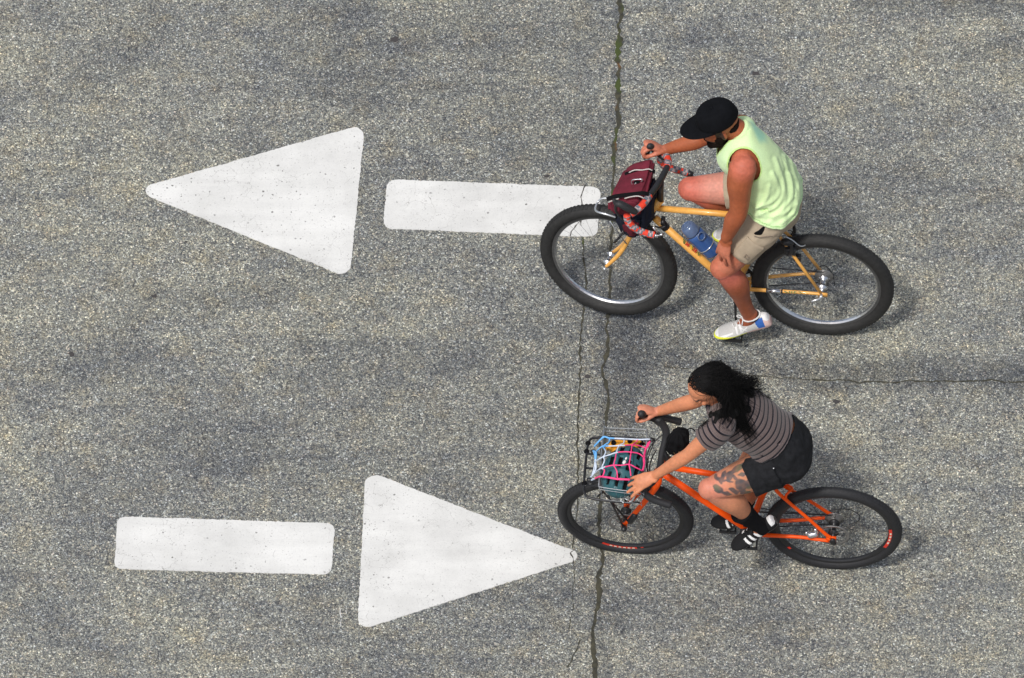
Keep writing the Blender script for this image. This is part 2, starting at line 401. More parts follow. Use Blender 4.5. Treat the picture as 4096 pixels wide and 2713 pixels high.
# ------------------------------------------------------------ road: one sheet to the horizon, finer where it is seen
def axis(n0, fine, far):
    a = [i * fine for i in range(-n0, n0 + 1)]; x = n0 * fine; st = fine
    while x < far: st *= 1.35; x += st; a.append(x); a.insert(0, -x)
    return a
xs = axis(115, .025, 400); ys = axis(115, .025, 400)
D2 = 4096 / 2368
def gp(u, v): g = G(u * D2, v * D2); return Vector((g.x, g.y, 0))
STAIN = []          # (a, b, radius, strength) of darker, damp looking patches
def stn(pts, r, s):
    q = [gp(*p) for p in pts]
    if len(q) == 1: q.append(q[0] + Vector((.001, 0, 0)))
    for a, b in zip(q, q[1:]): STAIN.append((a, b, r, s))
stn([(1455, 690), (1478, 790), (1470, 850), (1425, 940), (1430, 1010)], .10, .95)
stn([(1478, 800), (1600, 838), (1760, 848), (1950, 872), (2120, 866), (2380, 876)], .075, .80)
stn([(1600, 830), (1740, 825)], .05, .8); stn([(1720, 830), (1760, 815)], .05, .8); stn([(1460, 820), (1560, 800)], .09, .6)
stn([(760, 90), (820, 190), (900, 100), (1010, 60)], .22, .40); stn([(1110, 60), (1190, 110), (1180, 230)], .16, .40)
stn([(350, 60), (190, 180), (320, 110)], .10, .35); stn([(600, 330), (740, 420), (820, 700)], .10, .30)
stn([(1040, 300), (1200, 330), (1300, 330)], .10, .35); stn([(700, 870), (850, 850), (1000, 950), (880, 1060)], .12, .35)
stn([(2000, 5), (2380, 8)], .06, .6); stn([(2230, 130), (2350, 90)], .07, .4); stn([(1410, 1390), (1430, 1460)], .05, .45)
stn([(1500, 90), (1700, 100)], .05, .3); stn([(60, 870), (250, 830), (330, 700)], .12, .28); stn([(600, 1000), (360, 1010)], .1, .25)
PX0, PX1, PY1 = gp(700, 200).x, gp(1425, 200).x, gp(700, 480).y
stn([(1434, 20), (1430, 240), (1418, 420)], .020, .55); stn([(1408, 700), (1402, 830), (1415, 920), (1400, 1060)], .035, .6); stn([(1392, 1300), (1385, 1400), (1390, 1560)], .035, .55); stn([(1340, 800), (1336, 1000)], .018, .4)
stn([(420, 700), (700, 660), (800, 620)], .07, .35); stn([(700, 790), (1100, 830), (1340, 840)], .09, .38); stn([(820, 960), (1150, 1000), (1300, 960)], .08, .34); stn([(1960, 400), (2200, 420)], .10, .25); stn([(450, 1060), (760, 1080)], .06, .3); stn([(1560, 1400), (1900, 1440)], .08, .22)
def stain_at(x, y):
    if abs(x) > 3 or abs(y) > 3: return 0
    p = Vector((x, y, 0)); s = 0
    q = noise.noise(p * 3.1) * .06 + noise.noise(p * 9) * .03
    for a, b, r, k in STAIN:
        d, _ = segd(p, a, b)
        if d < r * 2.4: s = max(s, k * (1 - sstep(r * .3, r * 1.9, d + q)))
    # two paving passes meet in a straight joint left of the middle; the right-hand one is a little darker and streaky
    if PX0 < x < PX1:
        band = .5 + .5 * noise.noise(Vector((x * 1.2, y * 5.5, 3))); w_ = sstep(PY1 - .5, PY1 + .3, y) * .45 + .72
        s = max(s, min(.42, (.10 + .34 * sstep(.42, .75, band)) * w_) * sstep(PX0, PX0 + .03, x))
    return s
mb = MB(); nx = len(xs)
for y in ys: mb.v += [Vector((x, y, 0)) for x in xs]
for j in range(len(ys) - 1):
    for i in range(nx - 1): mb.face((j * nx + i, j * nx + i + 1, (j + 1) * nx + i + 1, (j + 1) * nx + i))
road = mb.build('road', M['road'], smooth=False); tag(road, kind='structure')
fl(road, lambda p: stain_at(p.x, p.y), 'stain')

def ribbon(mb, pts, wid, z, jag=.4, step=.012, seed=0, cols=None, colf=None):
    P = [G(u, v) for u, v in pts]; P = [Vector((p.x, p.y, 0)) for p in P]
    W = wid if isinstance(wid, list) else [wid] * len(P)
    prev = None; dist = 0
    for i in range(len(P) - 1):
        a, b = P[i], P[i + 1]; n = max(1, int((b - a).length / step)); d = (b - a).normalized(); s = Vector((-d.y, d.x, 0))
        for k in range(n + (i == len(P) - 2)):
            t = k / n; p = a.lerp(b, t); ww = W[i] + (W[i + 1] - W[i]) * t
            q = p * 38 + Vector((seed * 7.3, 0, 0)); p = p + s * (noise.noise(p * 24) * .007 * min(1, ww / .006))
            l = ww * .5 * (1 + jag * 2 * noise.noise(q)); r = ww * .5 * (1 + jag * 2 * noise.noise(q + Vector((9, 4, 2))))
            l = max(l, .0006); r = max(r, .0006)
            mb.v += [Vector((*(p + s * l).xy, z)), Vector((*p.xy, z + .0006)), Vector((*(p - s * r).xy, z))]
            k0 = len(mb.v) - 3
            if prev is not None: mb.face((prev, prev + 1, k0 + 1, k0)); mb.face((prev + 1, prev + 2, k0 + 2, k0 + 1))
            prev = k0
Z1 = lambda x, y: (2100 + .3826 * x, .3826 * y)
main = [Z1(*p) for p in [(1000, -60), (985, 100), (1018, 160), (978, 260), (992, 420), (968, 550), (978, 700), (985, 800), (972, 900), (968, 1000), (975, 1080), (960, 1150), (985, 1230), (968, 1320), (942, 1450), (930, 1560)]]
main += [(2458, 640), (2455, 690), (2450, 760), (2448, 830), (2450, 900), (2446, 960), (2443, 1020), (2440, 1100), (2438, 1180), (2432, 1260)]
Z2 = lambda x, y: (2100 + .3826 * x, 1300 + .3826 * y)
main += [Z2(*p) for p in [(850, 40), (870, 200), (850, 330), (812, 450), (815, 560), (850, 620), (875, 720), (860, 850), (850, 950), (845, 1100), (825, 1200)]]
main += [(2412, 1800), (2405, 1900), (2402, 2000), (2396, 2100), (2398, 2180)]
Z3 = lambda x, y: (2100 + .391 * x, 2100 + .391 * y)
main += [Z3(*p) for p in [(780, 260), (800, 340), (785, 450), (745, 540), (760, 700), (755, 800), (725, 900), (700, 1000), (690, 1150), (700, 1300), (715, 1430), (722, 1600)]]
nm_ = len(main); mw = [.021 + .008 * math.sin(i * 1.7) if i < 16 else (.014 + .005 * math.sin(i * 2.1) if i < nm_ - 10 else .019 + .006 * math.sin(i)) for i in range(nm_)]
def crack_col(p):
    gpx = p.y; n1 = noise.noise(p * 9); n2 = noise.noise(p * 45)
    c = lerp((.030, .030, .026), (.075, .070, .045), n2 + .5)
    if gpx > .6: c = lerp(c, (.055, .075, .018), sstep(-.1, .25, n1 + .2 * n2) * .9); c = lerp(c, (.16, .08, .03), sstep(.3, .5, noise.noise(p * 14 + Vector((5, 5, 5)))))
    return c
def crack(name_mb): 
    o = name_mb.build('road_crack', M['crack'], smooth=False); paint(o, crack_col); tag(o, kind='structure'); return o
mb = MB(); ribbon(mb, main, mw, .0020, .6); crack(mb)
mb = MB()
thin = [(2325, 905), (2328, 940), (2332, 966), (2335, 1029), (2342, 1078), (2344, 1138), (2338, 1190), (2329, 1297)] + [Z2(*p) for p in [(578, 150), (570, 250), (582, 350), (585, 450), (570, 600), (565, 750), (555, 900), (550, 1050), (545, 1250), (560, 1400), (556, 1600)]] + [(2312, 1960), (2308, 2060), (2300, 2120)]
thin += [Z3(*p) for p in [(495, 180), (488, 240)]]
ribbon(mb, thin, [.0075 if i < 20 else .005 for i in range(len(thin))], .0016, .9, seed=3)
ribbon(mb, [Z3(500, 395), Z3(505, 560), Z3(480, 700), Z3(495, 850), Z3(470, 960), Z3(450, 1100)], .003, .0016, .9, seed=4)
ribbon(mb, [Z3(558, 1180), Z3(545, 1240), Z3(490, 1340), Z3(480, 1400), Z3(430, 1460)], .006, .0016, .9, seed=5)
Z4 = lambda x, y: (2300 + .7584 * x, 1200 + .7584 * y)
ribbon(mb, [Z4(740, 392), Z4(900, 398), Z4(1000, 403), Z4(1090, 412), Z4(1170, 414), Z4(1260, 421)], .0045, .0016, .9, seed=6)
ribbon(mb, [Z4(*p) for p in [(1250, 420), (1320, 428), (1400, 422), (1500, 436), (1600, 434), (1700, 436), (1770, 424), (1850, 432), (2000, 430), (2100, 428), (2200, 425), (2290, 438), (2400, 430)]], .0075, .0016, .9, seed=8)
ribbon(mb, [Z4(470, 352), Z4(540, 358), Z4(600, 368)], .004, .0016, .9, seed=9)
crack(mb)
# dark spots of old gum and tar
mb = MB()
for u, v, r in [(909, 93, .016), (915, 88, .010), (1745, 170, .013), (1752, 172, .008), (1265, 408, .010), (1357, 871, .013), (1935, 930, .013), (165, 820, .013), (357, 685, .010), (2120, 600, .004), (300, 140, .006), (1160, 700, .006), (690, 1010, .006), (2040, 1120, .006), (1890, 250, .005), (430, 560, .006)]:
    c = gp(u, v); b = len(mb.v); n = 14; mb.v.append(Vector((c.x, c.y, .0022)))
    for k in range(n):
        a = 2 * PI * k / n; rr = r * (1 + .9 * noise.noise(Vector((math.cos(a) * 1.3 + u, math.sin(a) * 1.3, v))))
        mb.v.append(Vector((c.x + rr * math.cos(a) * 1.25, c.y + rr * math.sin(a), .0016)))
    for k in range(n): mb.face((b, b + 1 + k, b + 1 + (k + 1) % n))
o = mb.build('tar_spots', M['crack'], smooth=False); paint(o, lambda p: (.06, .055, .055)); tag(o, kind='structure')

# ------------------------------------------------------------ painted arrows
def rounded(corners, radii):
    """closed outline with rounded, slightly ragged edges in ground metres"""
    C = [Vector((G(*c).x, G(*c).y)) for c in corners]; out = []; n = len(C)
    for i in range(n):
        p, a, b = C[i], (C[i - 1] - C[i]).normalized(), (C[(i + 1) % n] - C[i]).normalized()
        half = math.acos(max(-1, min(1, a.dot(b)))) / 2; t = radii[i] / math.tan(half); cen = p + (a + b).normalized() * (radii[i] / math.sin(half))
        s, e = p + a * t, p + b * t; a0 = math.atan2((s - cen).y, (s - cen).x); a1 = math.atan2((e - cen).y, (e - cen).x)
        d = (a1 - a0 + PI) % (2 * PI) - PI
        for k in range(11): out.append(cen + Vector((math.cos(a0 + d * k / 10), math.sin(a0 + d * k / 10))) * radii[i])
    res = []
    for i in range(len(out)):
        a, b = out[i], out[(i + 1) % len(out)]; m = max(1, int((b - a).length / .006))
        for k in range(m):
            p = a.lerp(b, k / m); q = Vector((p.x, p.y, 0))
            nd = Vector(((b - a).y, -(b - a).x)).normalized()
            res.append(p + nd * (noise.noise(q * 60) * .0035 + noise.noise(q * 140) * .002 + noise.noise(q * 12) * .003))
    return res
def mark(name, corners, radii, parent):
    pts = rounded(corners, radii); mb = MB(); n = len(pts); b = 0
    mb.v += [Vector((p.x, p.y, .0032)) for p in pts] + [Vector((p.x, p.y, -.002)) for p in pts]
    for k in range(n): mb.face((k, (k + 1) % n, n + (k + 1) % n, n + k))
    mb.face(tuple(range(n)))
    o = mb.build(name, M['paint'], parent, smooth=False)
    return o
ar1 = empty('painted_arrow', Matrix.Identity(4), 'white painted arrow pointing left, its shaft running under the front wheel of the yellow bicycle', 'road marking', 'white arrows painted on the road')
mark('arrow_head', [(531.6, 760.7), (1460, 497), (1399, 1115)], [.044, .050, .050], ar1)
mark('arrow_shaft', [(1549, 719), (2405, 749.7), (2389, 950.7), (1532, 915.2)], [.048, .048, .048, .048], ar1)
ar2 = empty('painted_arrow', Matrix.Identity(4), 'white painted arrow pointing right, its tip ending at the front wheel of the orange bicycle', 'road marking', 'white arrows painted on the road')
mark('arrow_shaft', [(470.1, 2067.1), (1340.9, 2095), (1324.8, 2300.7), (456.6, 2277)], [.04, .045, .04, .04], ar2)
mark('arrow_head', [(1462.5, 1882.6), (2352.4, 2227.5), (1429, 2525.8)], [.055, .036, .050], ar2)
ZB = lambda x, y: (1500 + .4223 * x, 680 + .4223 * y)
mb = MB()
ribbon(mb, [ZB(*p) for p in [(2000, 150), (1975, 180), (1965, 210), (1950, 262), (1957, 320), (1950, 420), (1950, 480), (1955, 535)]], .0055, .0042, .9, .008, seed=11)
ribbon(mb, [ZB(*p) for p in [(1950, 480), (1890, 550), (1860, 590), (1850, 634)]], .0038, .0042, .9, .008, seed=12)
ribbon(mb, [Z3(*p) for p in [(500, 262), (465, 288), (482, 330), (492, 392)]], .0055, .0042, .8, .006, seed=13)
o = mb.build('paint_crack', M['crack'], smooth=False); paint(o, lambda p: (.075, .07, .062)); tag(o, kind='structure')
# faint scratch of old paint
mb = MB(); ribbon(mb, [(787 * D2, 1408 * D2), (788 * D2, 1430 * D2)], .004, .0016, .9, seed=20); ribbon(mb, [(789 * D2, 1432 * D2), (788 * D2, 1450 * D2)], .003, .0016, .9, seed=21)
ribbon(mb, [(800 * D2, 1412 * D2), (801 * D2, 1420 * D2)], .003, .0016, .9, seed=22)
o = mb.build('paint_scratch', M['paint'], smooth=False); tag(o, kind='structure')

# ============================================================ bicycles
FM = Frame(3291, 1138, .35, 7.2, 3.8); FWo = Frame(3335, 2113, .329, 5.0, -2.6)
V = Vector
def wheel(X, root, hub, R, r, rimh, rimm, tyrem, spoke, nspk, yaw=0, lean=0, tick=.011, hubm='silver', hubr=.016, discr=0, half=.05, phase=0.0):
    """hub in local coordinates; yaw / lean turn the wheel from the frame plane"""
    a, l = R_(yaw), R_(lean)
    f = V((math.cos(a), math.sin(a), 0)); s0 = V((-math.sin(a), math.cos(a), 0)); u = V((0, 0, 1)) * math.cos(l) - s0 * math.sin(l)
    s = u.cross(f).normalized()
    mb = MB(); ro = R - 2 * r + .006
    prof = [(ro, tick), (ro - .004, tick), (ro - rimh * .7, tick * .85), (ro - rimh, tick * .4), (ro - rimh, -tick * .4), (ro - rimh * .7, -tick * .85), (ro - .004, -tick), (ro, -tick)]
    mb.rings([[hub + (f * math.cos(t) + u * math.sin(t)) * q + s * z for q, z in prof] for t in [2 * PI * i / 72 for i in range(72)]], close=True, mf=lambda i, j: 0 if 1 < j < 5 else 1)
    rim = mb.build('wheel', [M[rimm], M['rimside' if rimm == 'silver' else rimm]], root, smooth=True); rim.data.polygons.foreach_set('use_smooth', [False] * len(rim.data.polygons)); rim.data.update()
    mb = MB(); mb.ring(hub, f, u, R - r, r, 96, 14)
    t = mb.build('tyre', M[tyrem], rim); t.data.update()
    mb = MB()
    for i in range(96):                                        # low tread knobs over the crown of the tyre
        for sgn in (-1, 1):
            a_ = 2 * PI * (i + .5 * (sgn > 0)) / 96; d = f * math.cos(a_) + u * math.sin(a_); tt = u * math.cos(a_) - f * math.sin(a_)
            c = hub + d * (R - r + r * .91) + s * (sgn * r * .38); dd = (d + s * sgn * .4).normalized()
            mb.box(c, .0035 if r < .025 else .0055, r * .28, .0013, (tt, dd.cross(tt), dd))
    mb.build('tread', M[tyrem], t, smooth=False)
    mb = MB()
    for i in range(nspk):
        sg = 1 if i % 2 else -1; a0 = 2 * PI * i / nspk + phase; a1 = a0 + (.55 if (i // 2) % 2 else -.55)
        p = hub + (f * math.cos(a1) + u * math.sin(a1)) * (hubr + .008) + s * (sg * .028); q = hub + (f * math.cos(a0) + u * math.sin(a0)) * (ro - rimh + .004)
        mb.tube([p, q], .0008, 5)
    mb.build('spokes', M[spoke], rim)
    mb = MB()
    prof = [(-half, .005), (-half + .006, .007), (-.036, .009), (-.033, hubr + .010), (-.027, hubr + .010), (-.024, hubr * .8), (.024, hubr * .8), (.027, hubr + .010), (.033, hubr + .010), (.036, .009), (half - .006, .007), (half, .005)]
    mb.rings([[hub + s * z + (f * math.cos(2 * PI * k / 16) + u * math.sin(2 * PI * k / 16)) * q for k in range(16)] for z, q in prof])
    mb.build('hub', M[hubm], rim)
    if discr:
        mb = MB(); c = hub + s * .042
        mb.rings([[c + s * z + (f * math.cos(2 * PI * k / 36) + u * math.sin(2 * PI * k / 36)) * q for k in range(36)] for z, q in [(-.001, discr - .014), (-.001, discr), (.001, discr), (.001, discr - .014)]], close=True)
        for k in range(6):
            a_ = 2 * PI * k / 6; mb.tube([c + (f * math.cos(a_) + u * math.sin(a_)) * .02, c + (f * math.cos(a_ + .4) + u * math.sin(a_ + .4)) * (discr - .01)], .002, 5)
        mb.build('brake_disc', M['steel'], rim)
    return rim, f, u, s
def tubes(name, mat, root, specs, n=10, smooth=0, round_end=False):
    for sp in specs:
        mb = MB(); mb.tube(sp[0], sp[1], sp[3] if len(sp) > 3 else n, smooth=sp[2] if len(sp) > 2 else smooth, round_end=round_end); o = mb.build(name, mat, root)
    return o
def drivetrain(root, bb, hub, l, rr, nt_=.075, near_ped=None, far_ped=None):
    """chainring, cranks, pedals, chain and sprockets; all on the rider's right except the left crank"""
    mb = MB(); c = bb + V((0, l, 0))
    def disc(mb, c, r, h, teeth=0):
        n = teeth * 2 if teeth else 24
        mb.rings([[c + V((0, z, 0)) + V((math.cos(2 * PI * k / n), 0, math.sin(2 * PI * k / n))) * (q * (1.03 if (teeth and k % 2) else 1)) for k in range(n)] for z, q in [(-h, r - .018), (-h, r), (h, r), (h, r - .018)]], close=True)
    disc(mb, c, rr, .0015, 36)
    for k in range(5):
        a = 2 * PI * k / 5; mb.tube([c, c + V((math.cos(a), 0, math.sin(a))) * (rr - .012)], .006, 6)
    mb.build('chainring', M['black'], root)
    mb = MB(); h2 = hub + V((0, l, 0))
    for i, q in enumerate([.046, .040, .034, .028, .022]): disc(mb, h2 + V((0, -.004 + i * .005, 0)), q, .001, 16)
    mb.build('cassette', M['steel'], root)
    mb = MB()
    for sg in (1, -1): mb.tube([c + V((0, 0, sg * rr)), h2 + V((0, 0, sg * .036))], .0042, 6, flat=.5)
    for k in range(9):
        a0, a1 = [-PI / 2 + PI * q / 9 for q in (k, k + 1)]; mb.tube([c + V((math.cos(a0), 0, math.sin(a0))) * rr, c + V((math.cos(a1), 0, math.sin(a1))) * rr], .0042, 6)
    mb.build('chain', M['black'], root)
    mb = MB(); p = h2 + V((-.01, -.012, -.055)); mb.tube([h2 + V((0, -.015, -.02)), p, p + V((.02, 0, -.06))], .008, 8); disc(mb, p, .016, .003, 10); disc(mb, p + V((.02, 0, -.06)), .016, .003, 10)
    mb.box(h2 + V((-.012, -.022, -.03)), .018, .010, .014)
    mb.build('derailleur', M['black'], root)
    mb = MB(); mb.tube([bb + V((0, -.062, 0)), bb + V((0, .062, 0))], .019, 14); mb.build('bottom_bracket', M['black'], root)
    for ped, sg in ((near_ped, 1), (far_ped, -1)):
        mb = MB(); a = bb + V((0, sg * .068, 0)); b = V((ped.x, sg * .082, ped.z)); mb.tube([a, b], [.014, .010], 8, flat=.55); cr = mb.build('crank', M['black'], root)
        mb = MB(); mb.tube([b, ped + V((0, sg * .04, 0))], .006, 8)
        for z in (-.036, 0, .036): mb.box(ped + V((z, 0, 0)), .004, .042, .008)
        for y in (-.04, .04): mb.box(ped + V((0, y, 0)), .042, .004, .008)
        mb.build('pedal', M['black'], cr, smooth=False)

def foot(heel, toe, lift=.115, t=.29):
    d = (toe - heel).normalized(); up = (V((0, 0, 1)) - d * d.z).normalized()
    return heel, toe, up, heel.lerp(toe, t) + up * lift, heel.lerp(toe, .68) - up * .014
MFN = foot(FM.P(3092, 1296, .125), FM.P(2862, 1348, .150)); MFF = foot(V((.305, -.120, .505)), V((.560, -.128, .468)))
WFN = foot(FWo.P(3116, 2090, .095), FWo.P(2934, 2196, .170), .10); WFF = foot(V((.350, -.110, .170)), V((.595, -.122, .112)), .10)
# ---------------------------------------- yellow bicycle
X = FM; P = X.P
by = empty('bicycle', X.M, 'mango yellow bicycle with fat black tyres and silver rims, a maroon bag on its handlebar', 'bicycle')
hubR = V((0, 0, .35)); hubF = P(2435, 1039.5, 0)
wr1, *_ = wheel(X, by, hubR, .35, .0325, .022, 'silver', 'rubber_dusty', 'dullspoke', 32, half=.066, tick=.0135, hubr=.019)
wf1, ff, fu, fs = wheel(X, by, hubF, .35, .0325, .022, 'silver', 'rubber_dusty', 'dullspoke', 32, -10.3, 4.0, half=.048, tick=.0135, phase=.1)
wr1['label'] = 'rear wheel'; wf1['label'] = 'front wheel turned away from the camera'
bb = V((.425, 0, .292)); ht = P(2641, 800, 0); hb = P(2577, 872, 0); stc = P(3118, 880, 0)
st_top = V((.262, 0, .775))
tt1 = P(2628, 833, 0); tt2 = V((.275, 0, tt1.z + .010)); dta = P(2620, 872, 0); dtb = bb
mb = MB(); mb.tube([tt1, tt2], .0160, 14); fr_ = mb
mb.tube([dta, P(2885, 1108, 0), dtb], [.0185, .0185, .0175], 14)
mb.tube([bb, st_top, V((.245, 0, .84))], .0155, 14)
mb.tube([hb, ht], .021, 14)
for s_ in (1, -1):
    y0 = .064 * s_
    mb.tube([bb + V((-.02, .030 * s_, 0)), V((.33, .038 * s_, .305)), V((.10, .062 * s_, .345)), V((0, y0, .35))], [.0115, .0105, .0085, .008], 10, smooth=4)
    mb.tube([V((.262, .018 * s_, .762)), V((.11, .055 * s_, .535)), V((.004, y0, .358))], [.008, .0085, .008], 10)
    mb.box(V((-.006, y0, .346)), .024, .004, .012)
mb.tube([V((.165, -.05, .615)), V((.165, .05, .615))], .007, 8)
mb.tube([V((.355, -.04, .31)), V((.355, .04, .31))], .006, 8)
frame1 = mb.build('frame', M['yellow'], by)
mb = MB()                                                     # bare metal where the chain stay paint has worn
mb.tube([V((.272, .0453, .3165)), V((.20, .0535, .3275))], .0108, 10); mb.build('chain_stay_guard', M['silver'], by)
mb = MB(); mb.tube([V((.198, .0537, .328)), V((.190, .0545, .3292))], .0112, 10); mb.build('stay_band', M['black'], by)
# fork with curved blades, following the turned wheel
crown = P(2562, 862, 0)
def FK(f, s, u): return hubF + ff * f + fs * s + fu * u
tipN = hubF + fs * .054; tipF = hubF - fs * .054
def bl(s_): 
    t = hubF + fs * (.052 * s_)
    return [crown + fs * (.045 * s_), crown.lerp(t, .45) + fs * (.004 * s_) - ff * .018, crown.lerp(t, .72) - ff * .022, crown.lerp(t, .90) - ff * .008 - fu * .004, t]
mb = MB()
for s_ in (1, -1): mb.tube(bl(s_), [.0145, .0135, .0115, .0095, .0075], 12, smooth=5)
mb.tube([crown + fs * .05, crown - fs * .05], .016, 10); mb.tube([crown, hb], .018, 12)
fork1 = mb.build('fork', M['yellow'], by)
tubes('brake_arm', M['black'], by, [([FK(-.09, .055, .30), FK(-.07, .085, .25), FK(-.045, .082, .205)], .006)])
# stem, bars and tape
stem = P(2640, 724, 0)
tubes('stem', M['black'], by, [([ht, ht.lerp(stem, .75), stem], [.017, .018, .020], 0, 12)])
nb = P(2598, 783, .09); fb = P(2668, 669, -.09); nc = P(2540, 846, .20); fcn = P(2674, 636, -.20)
hoodN = P(2466, 812, .215); hoodF = P(2602, 585, -.195)
tubes('handlebar', M['black'], by, [([nc, nb, stem, fb, fcn], [.0125, .015, .017, .015, .0125], 4, 12)])
TAPE = [M['red_tape'], M['grey_tape'], M['pale_tape']]
def camo(i, j): return [0, 1, 2, 0, 2, 1, 0, 1][(i // 2 * 3 + j // 2 * 5 + (i // 2) % 3 * 2) % 8]
mb = MB(); mb.tube([nb, P(2573, 817, .15), nc, P(2522, 858, .215)], .0178, 12, smooth=8, mf=camo); mb.build('bar_tape', TAPE, by)
mb = MB(); mb.tube([P(2508, 862, .225), P(2510, 882, .23), P(2528, 905, .235), P(2558, 924, .235), P(2590, 935, .235), P(2618, 941, .235)], .0178, 12, smooth=9, mf=camo); mb.build('bar_tape', TAPE, by)
mb = MB(); mb.tube([fb, P(2673, 645, -.15), P(2667, 626, -.2), P(2650, 622, -.225), P(2640, 640, -.235)], .0178, 12, smooth=8, mf=camo); mb.build('bar_tape', TAPE, by)
mb = MB(); mb.tube([P(2640, 640, -.235), P(2652, 660, -.24), P(2680, 672, -.24), P(2720, 684, -.24), P(2752, 694, -.24)], .0175, 12, smooth=8, mf=camo); mb.build('bar_tape', TAPE, by)
tubes('bar_end', M['black'], by, [([P(2750, 693, -.24), P(2770, 700, -.24)], [.018, .016], 0, 12)])
tubes('bar_end_shifter', M['silver'], by, [([P(2616, 941, .235), P(2632, 945, .235)], .010), ([P(2628, 943, .235), P(2650, 938, .245)], .006), ([P(2636, 936, .225), P(2612, 908, .225)], .005)])
tubes('bar_end_shifter', M['silver'], by, [([P(2766, 701, -.24), P(2772, 704, -.24)], .010)], round_end=True)
mb = MB(); mb.tube([P(2538, 846, .21), P(2510, 832, .215), P(2484, 818, .217), hoodN, hoodN + V((.012, 0, .016))], [.018, .0215, .020, .0175, .011], 12, smooth=5, flat=.85, round_end=True)
lev = mb.build('brake_lever', M['bartape'], by)
tubes('lever_blade', M['black'], lev, [([hoodN + V((.0, 0, -.01)), P(2462, 838, .222), P(2478, 866, .226), P(2500, 886, .228)], [.008, .007, .006, .005], 4)])
mb = MB(); mb.tube([P(2655, 628, -.215), P(2636, 612, -.23), P(2618, 600, -.235), hoodF, P(2595, 588, -.190)], [.018, .020, .018, .0155, .012], 12, smooth=5, round_end=True)
lev = mb.build('brake_lever', M['bartape'], by)
tubes('lever_blade', M['black'], lev, [([P(2600, 590, -.24), P(2594, 610, -.24), P(2588, 626, -.24), P(2577, 636, -.24)], [.008, .007, .006, .005], 4)])
# saddle, post, rear brake, cable loop
mb = MB(); sx = V((.265, 0, .838))
mb.rings([[sx + V((x, math.cos(2 * PI * k / 16) * w_, math.sin(2 * PI * k / 16) * h_ + dz)) for k in range(16)] for x, w_, h_, dz in [(.165, .012, .010, -.004), (.155, .02, .018, 0), (.08, .028, .022, 0), (0, .045, .024, .002), (-.06, .07, .026, .008), (-.10, .074, .024, .012), (-.115, .05, .014, .012)]])
mb.build('saddle', M['black_matte'], by)
tubes('seat_post', M['silver'], by, [([V((.245, 0, .83)), V((.240, 0, .845))], .0136)])
mb = MB()
for s_ in (1, -1):
    mb.tube([V((.175, .052 * s_, .60)), V((.155, .066 * s_, .64)), V((.16, .06 * s_, .69))], [.012, .011, .008], 8, smooth=3)
    mb.box(V((.14, .03 * s_, .645)), .022, .010, .010)
mb.box(P(3163, 985, .02), .028, .045, .020); mb.box(P(3190, 1030, .03), .018, .016, .014); mb.ell(P(3150, 968, .05), .035, .022, .02)
mb.build('rear_brake', M['black'], by, bevel=.004)
tubes('brake_straddle_wire', M['chrome'], by, [([P(3145, 948, .05), P(3170, 962, .05), P(3200, 984, .05), P(3222, 980, .03), P(3233, 955, -.01), P(3232, 938, -.05)], .0030, 5)])
tubes('brake_cable', M['black'], by, [([P(3128, 925, 0), P(3160, 922, -.02), P(3180, 940, -.04), P(3196, 960, -.02)], .0028, 5), ([P(3258, 1092, -.07), P(3280, 1066, -.09), P(3305, 1066, -.11), P(3330, 1098, -.11), P(3340, 1140, -.1)], .0028, 5),
      ([P(2620, 905, .05), P(2640, 912, .04), P(2662, 905, .03)], .004, 4), ([FK(-.10, .04, .34), FK(-.11, .03, .28), FK(-.08, .06, .25)], .0030, 4)])
mb = MB(); mb.tube([P(2648, 893, .0), P(2664, 912, .0)], .0215, 12); mb.box(P(2652, 884, .012), .010, .02, .012); mb.build('cable_stop_clamp', M['black'], by)
tubes('quick_release', M['chrome'], by, [([V((0, .066, .35)), V((0, .088, .345))], .009), ([V((0, .088, .345)), V((.04, .094, .325)), V((.045, .094, .322))], .006)])
tubes('quick_release', M['chrome'], by, [([hubF + fs * .054, hubF + fs * .075], .008), ([hubF - fs * .054, hubF - fs * .070], .008)])
drivetrain(by, bb, hubR, -.048, .085, near_ped=MFN[4], far_ped=MFF[4])
# front rack bow in front of the bag, with its stay down to the fork
def rk(u, v, l): return P(u, v, l)
tubes('front_rack', M['chrome'], by, [([rk(2432, 793, -.02), rk(2408, 795, -.02), rk(2391, 810, -.01), rk(2381, 835, .03), rk(2390, 848, .06), rk(2426, 858, .075), rk(2500, 880, .08)], .0052, 4),
      ([rk(2440, 885, .07), rk(2470, 928, .06), rk(2505, 975, .055)], .0035), ([rk(2560, 800, -.09), rk(2500, 778, -.09), rk(2432, 793, -.05)], .005, 4)])
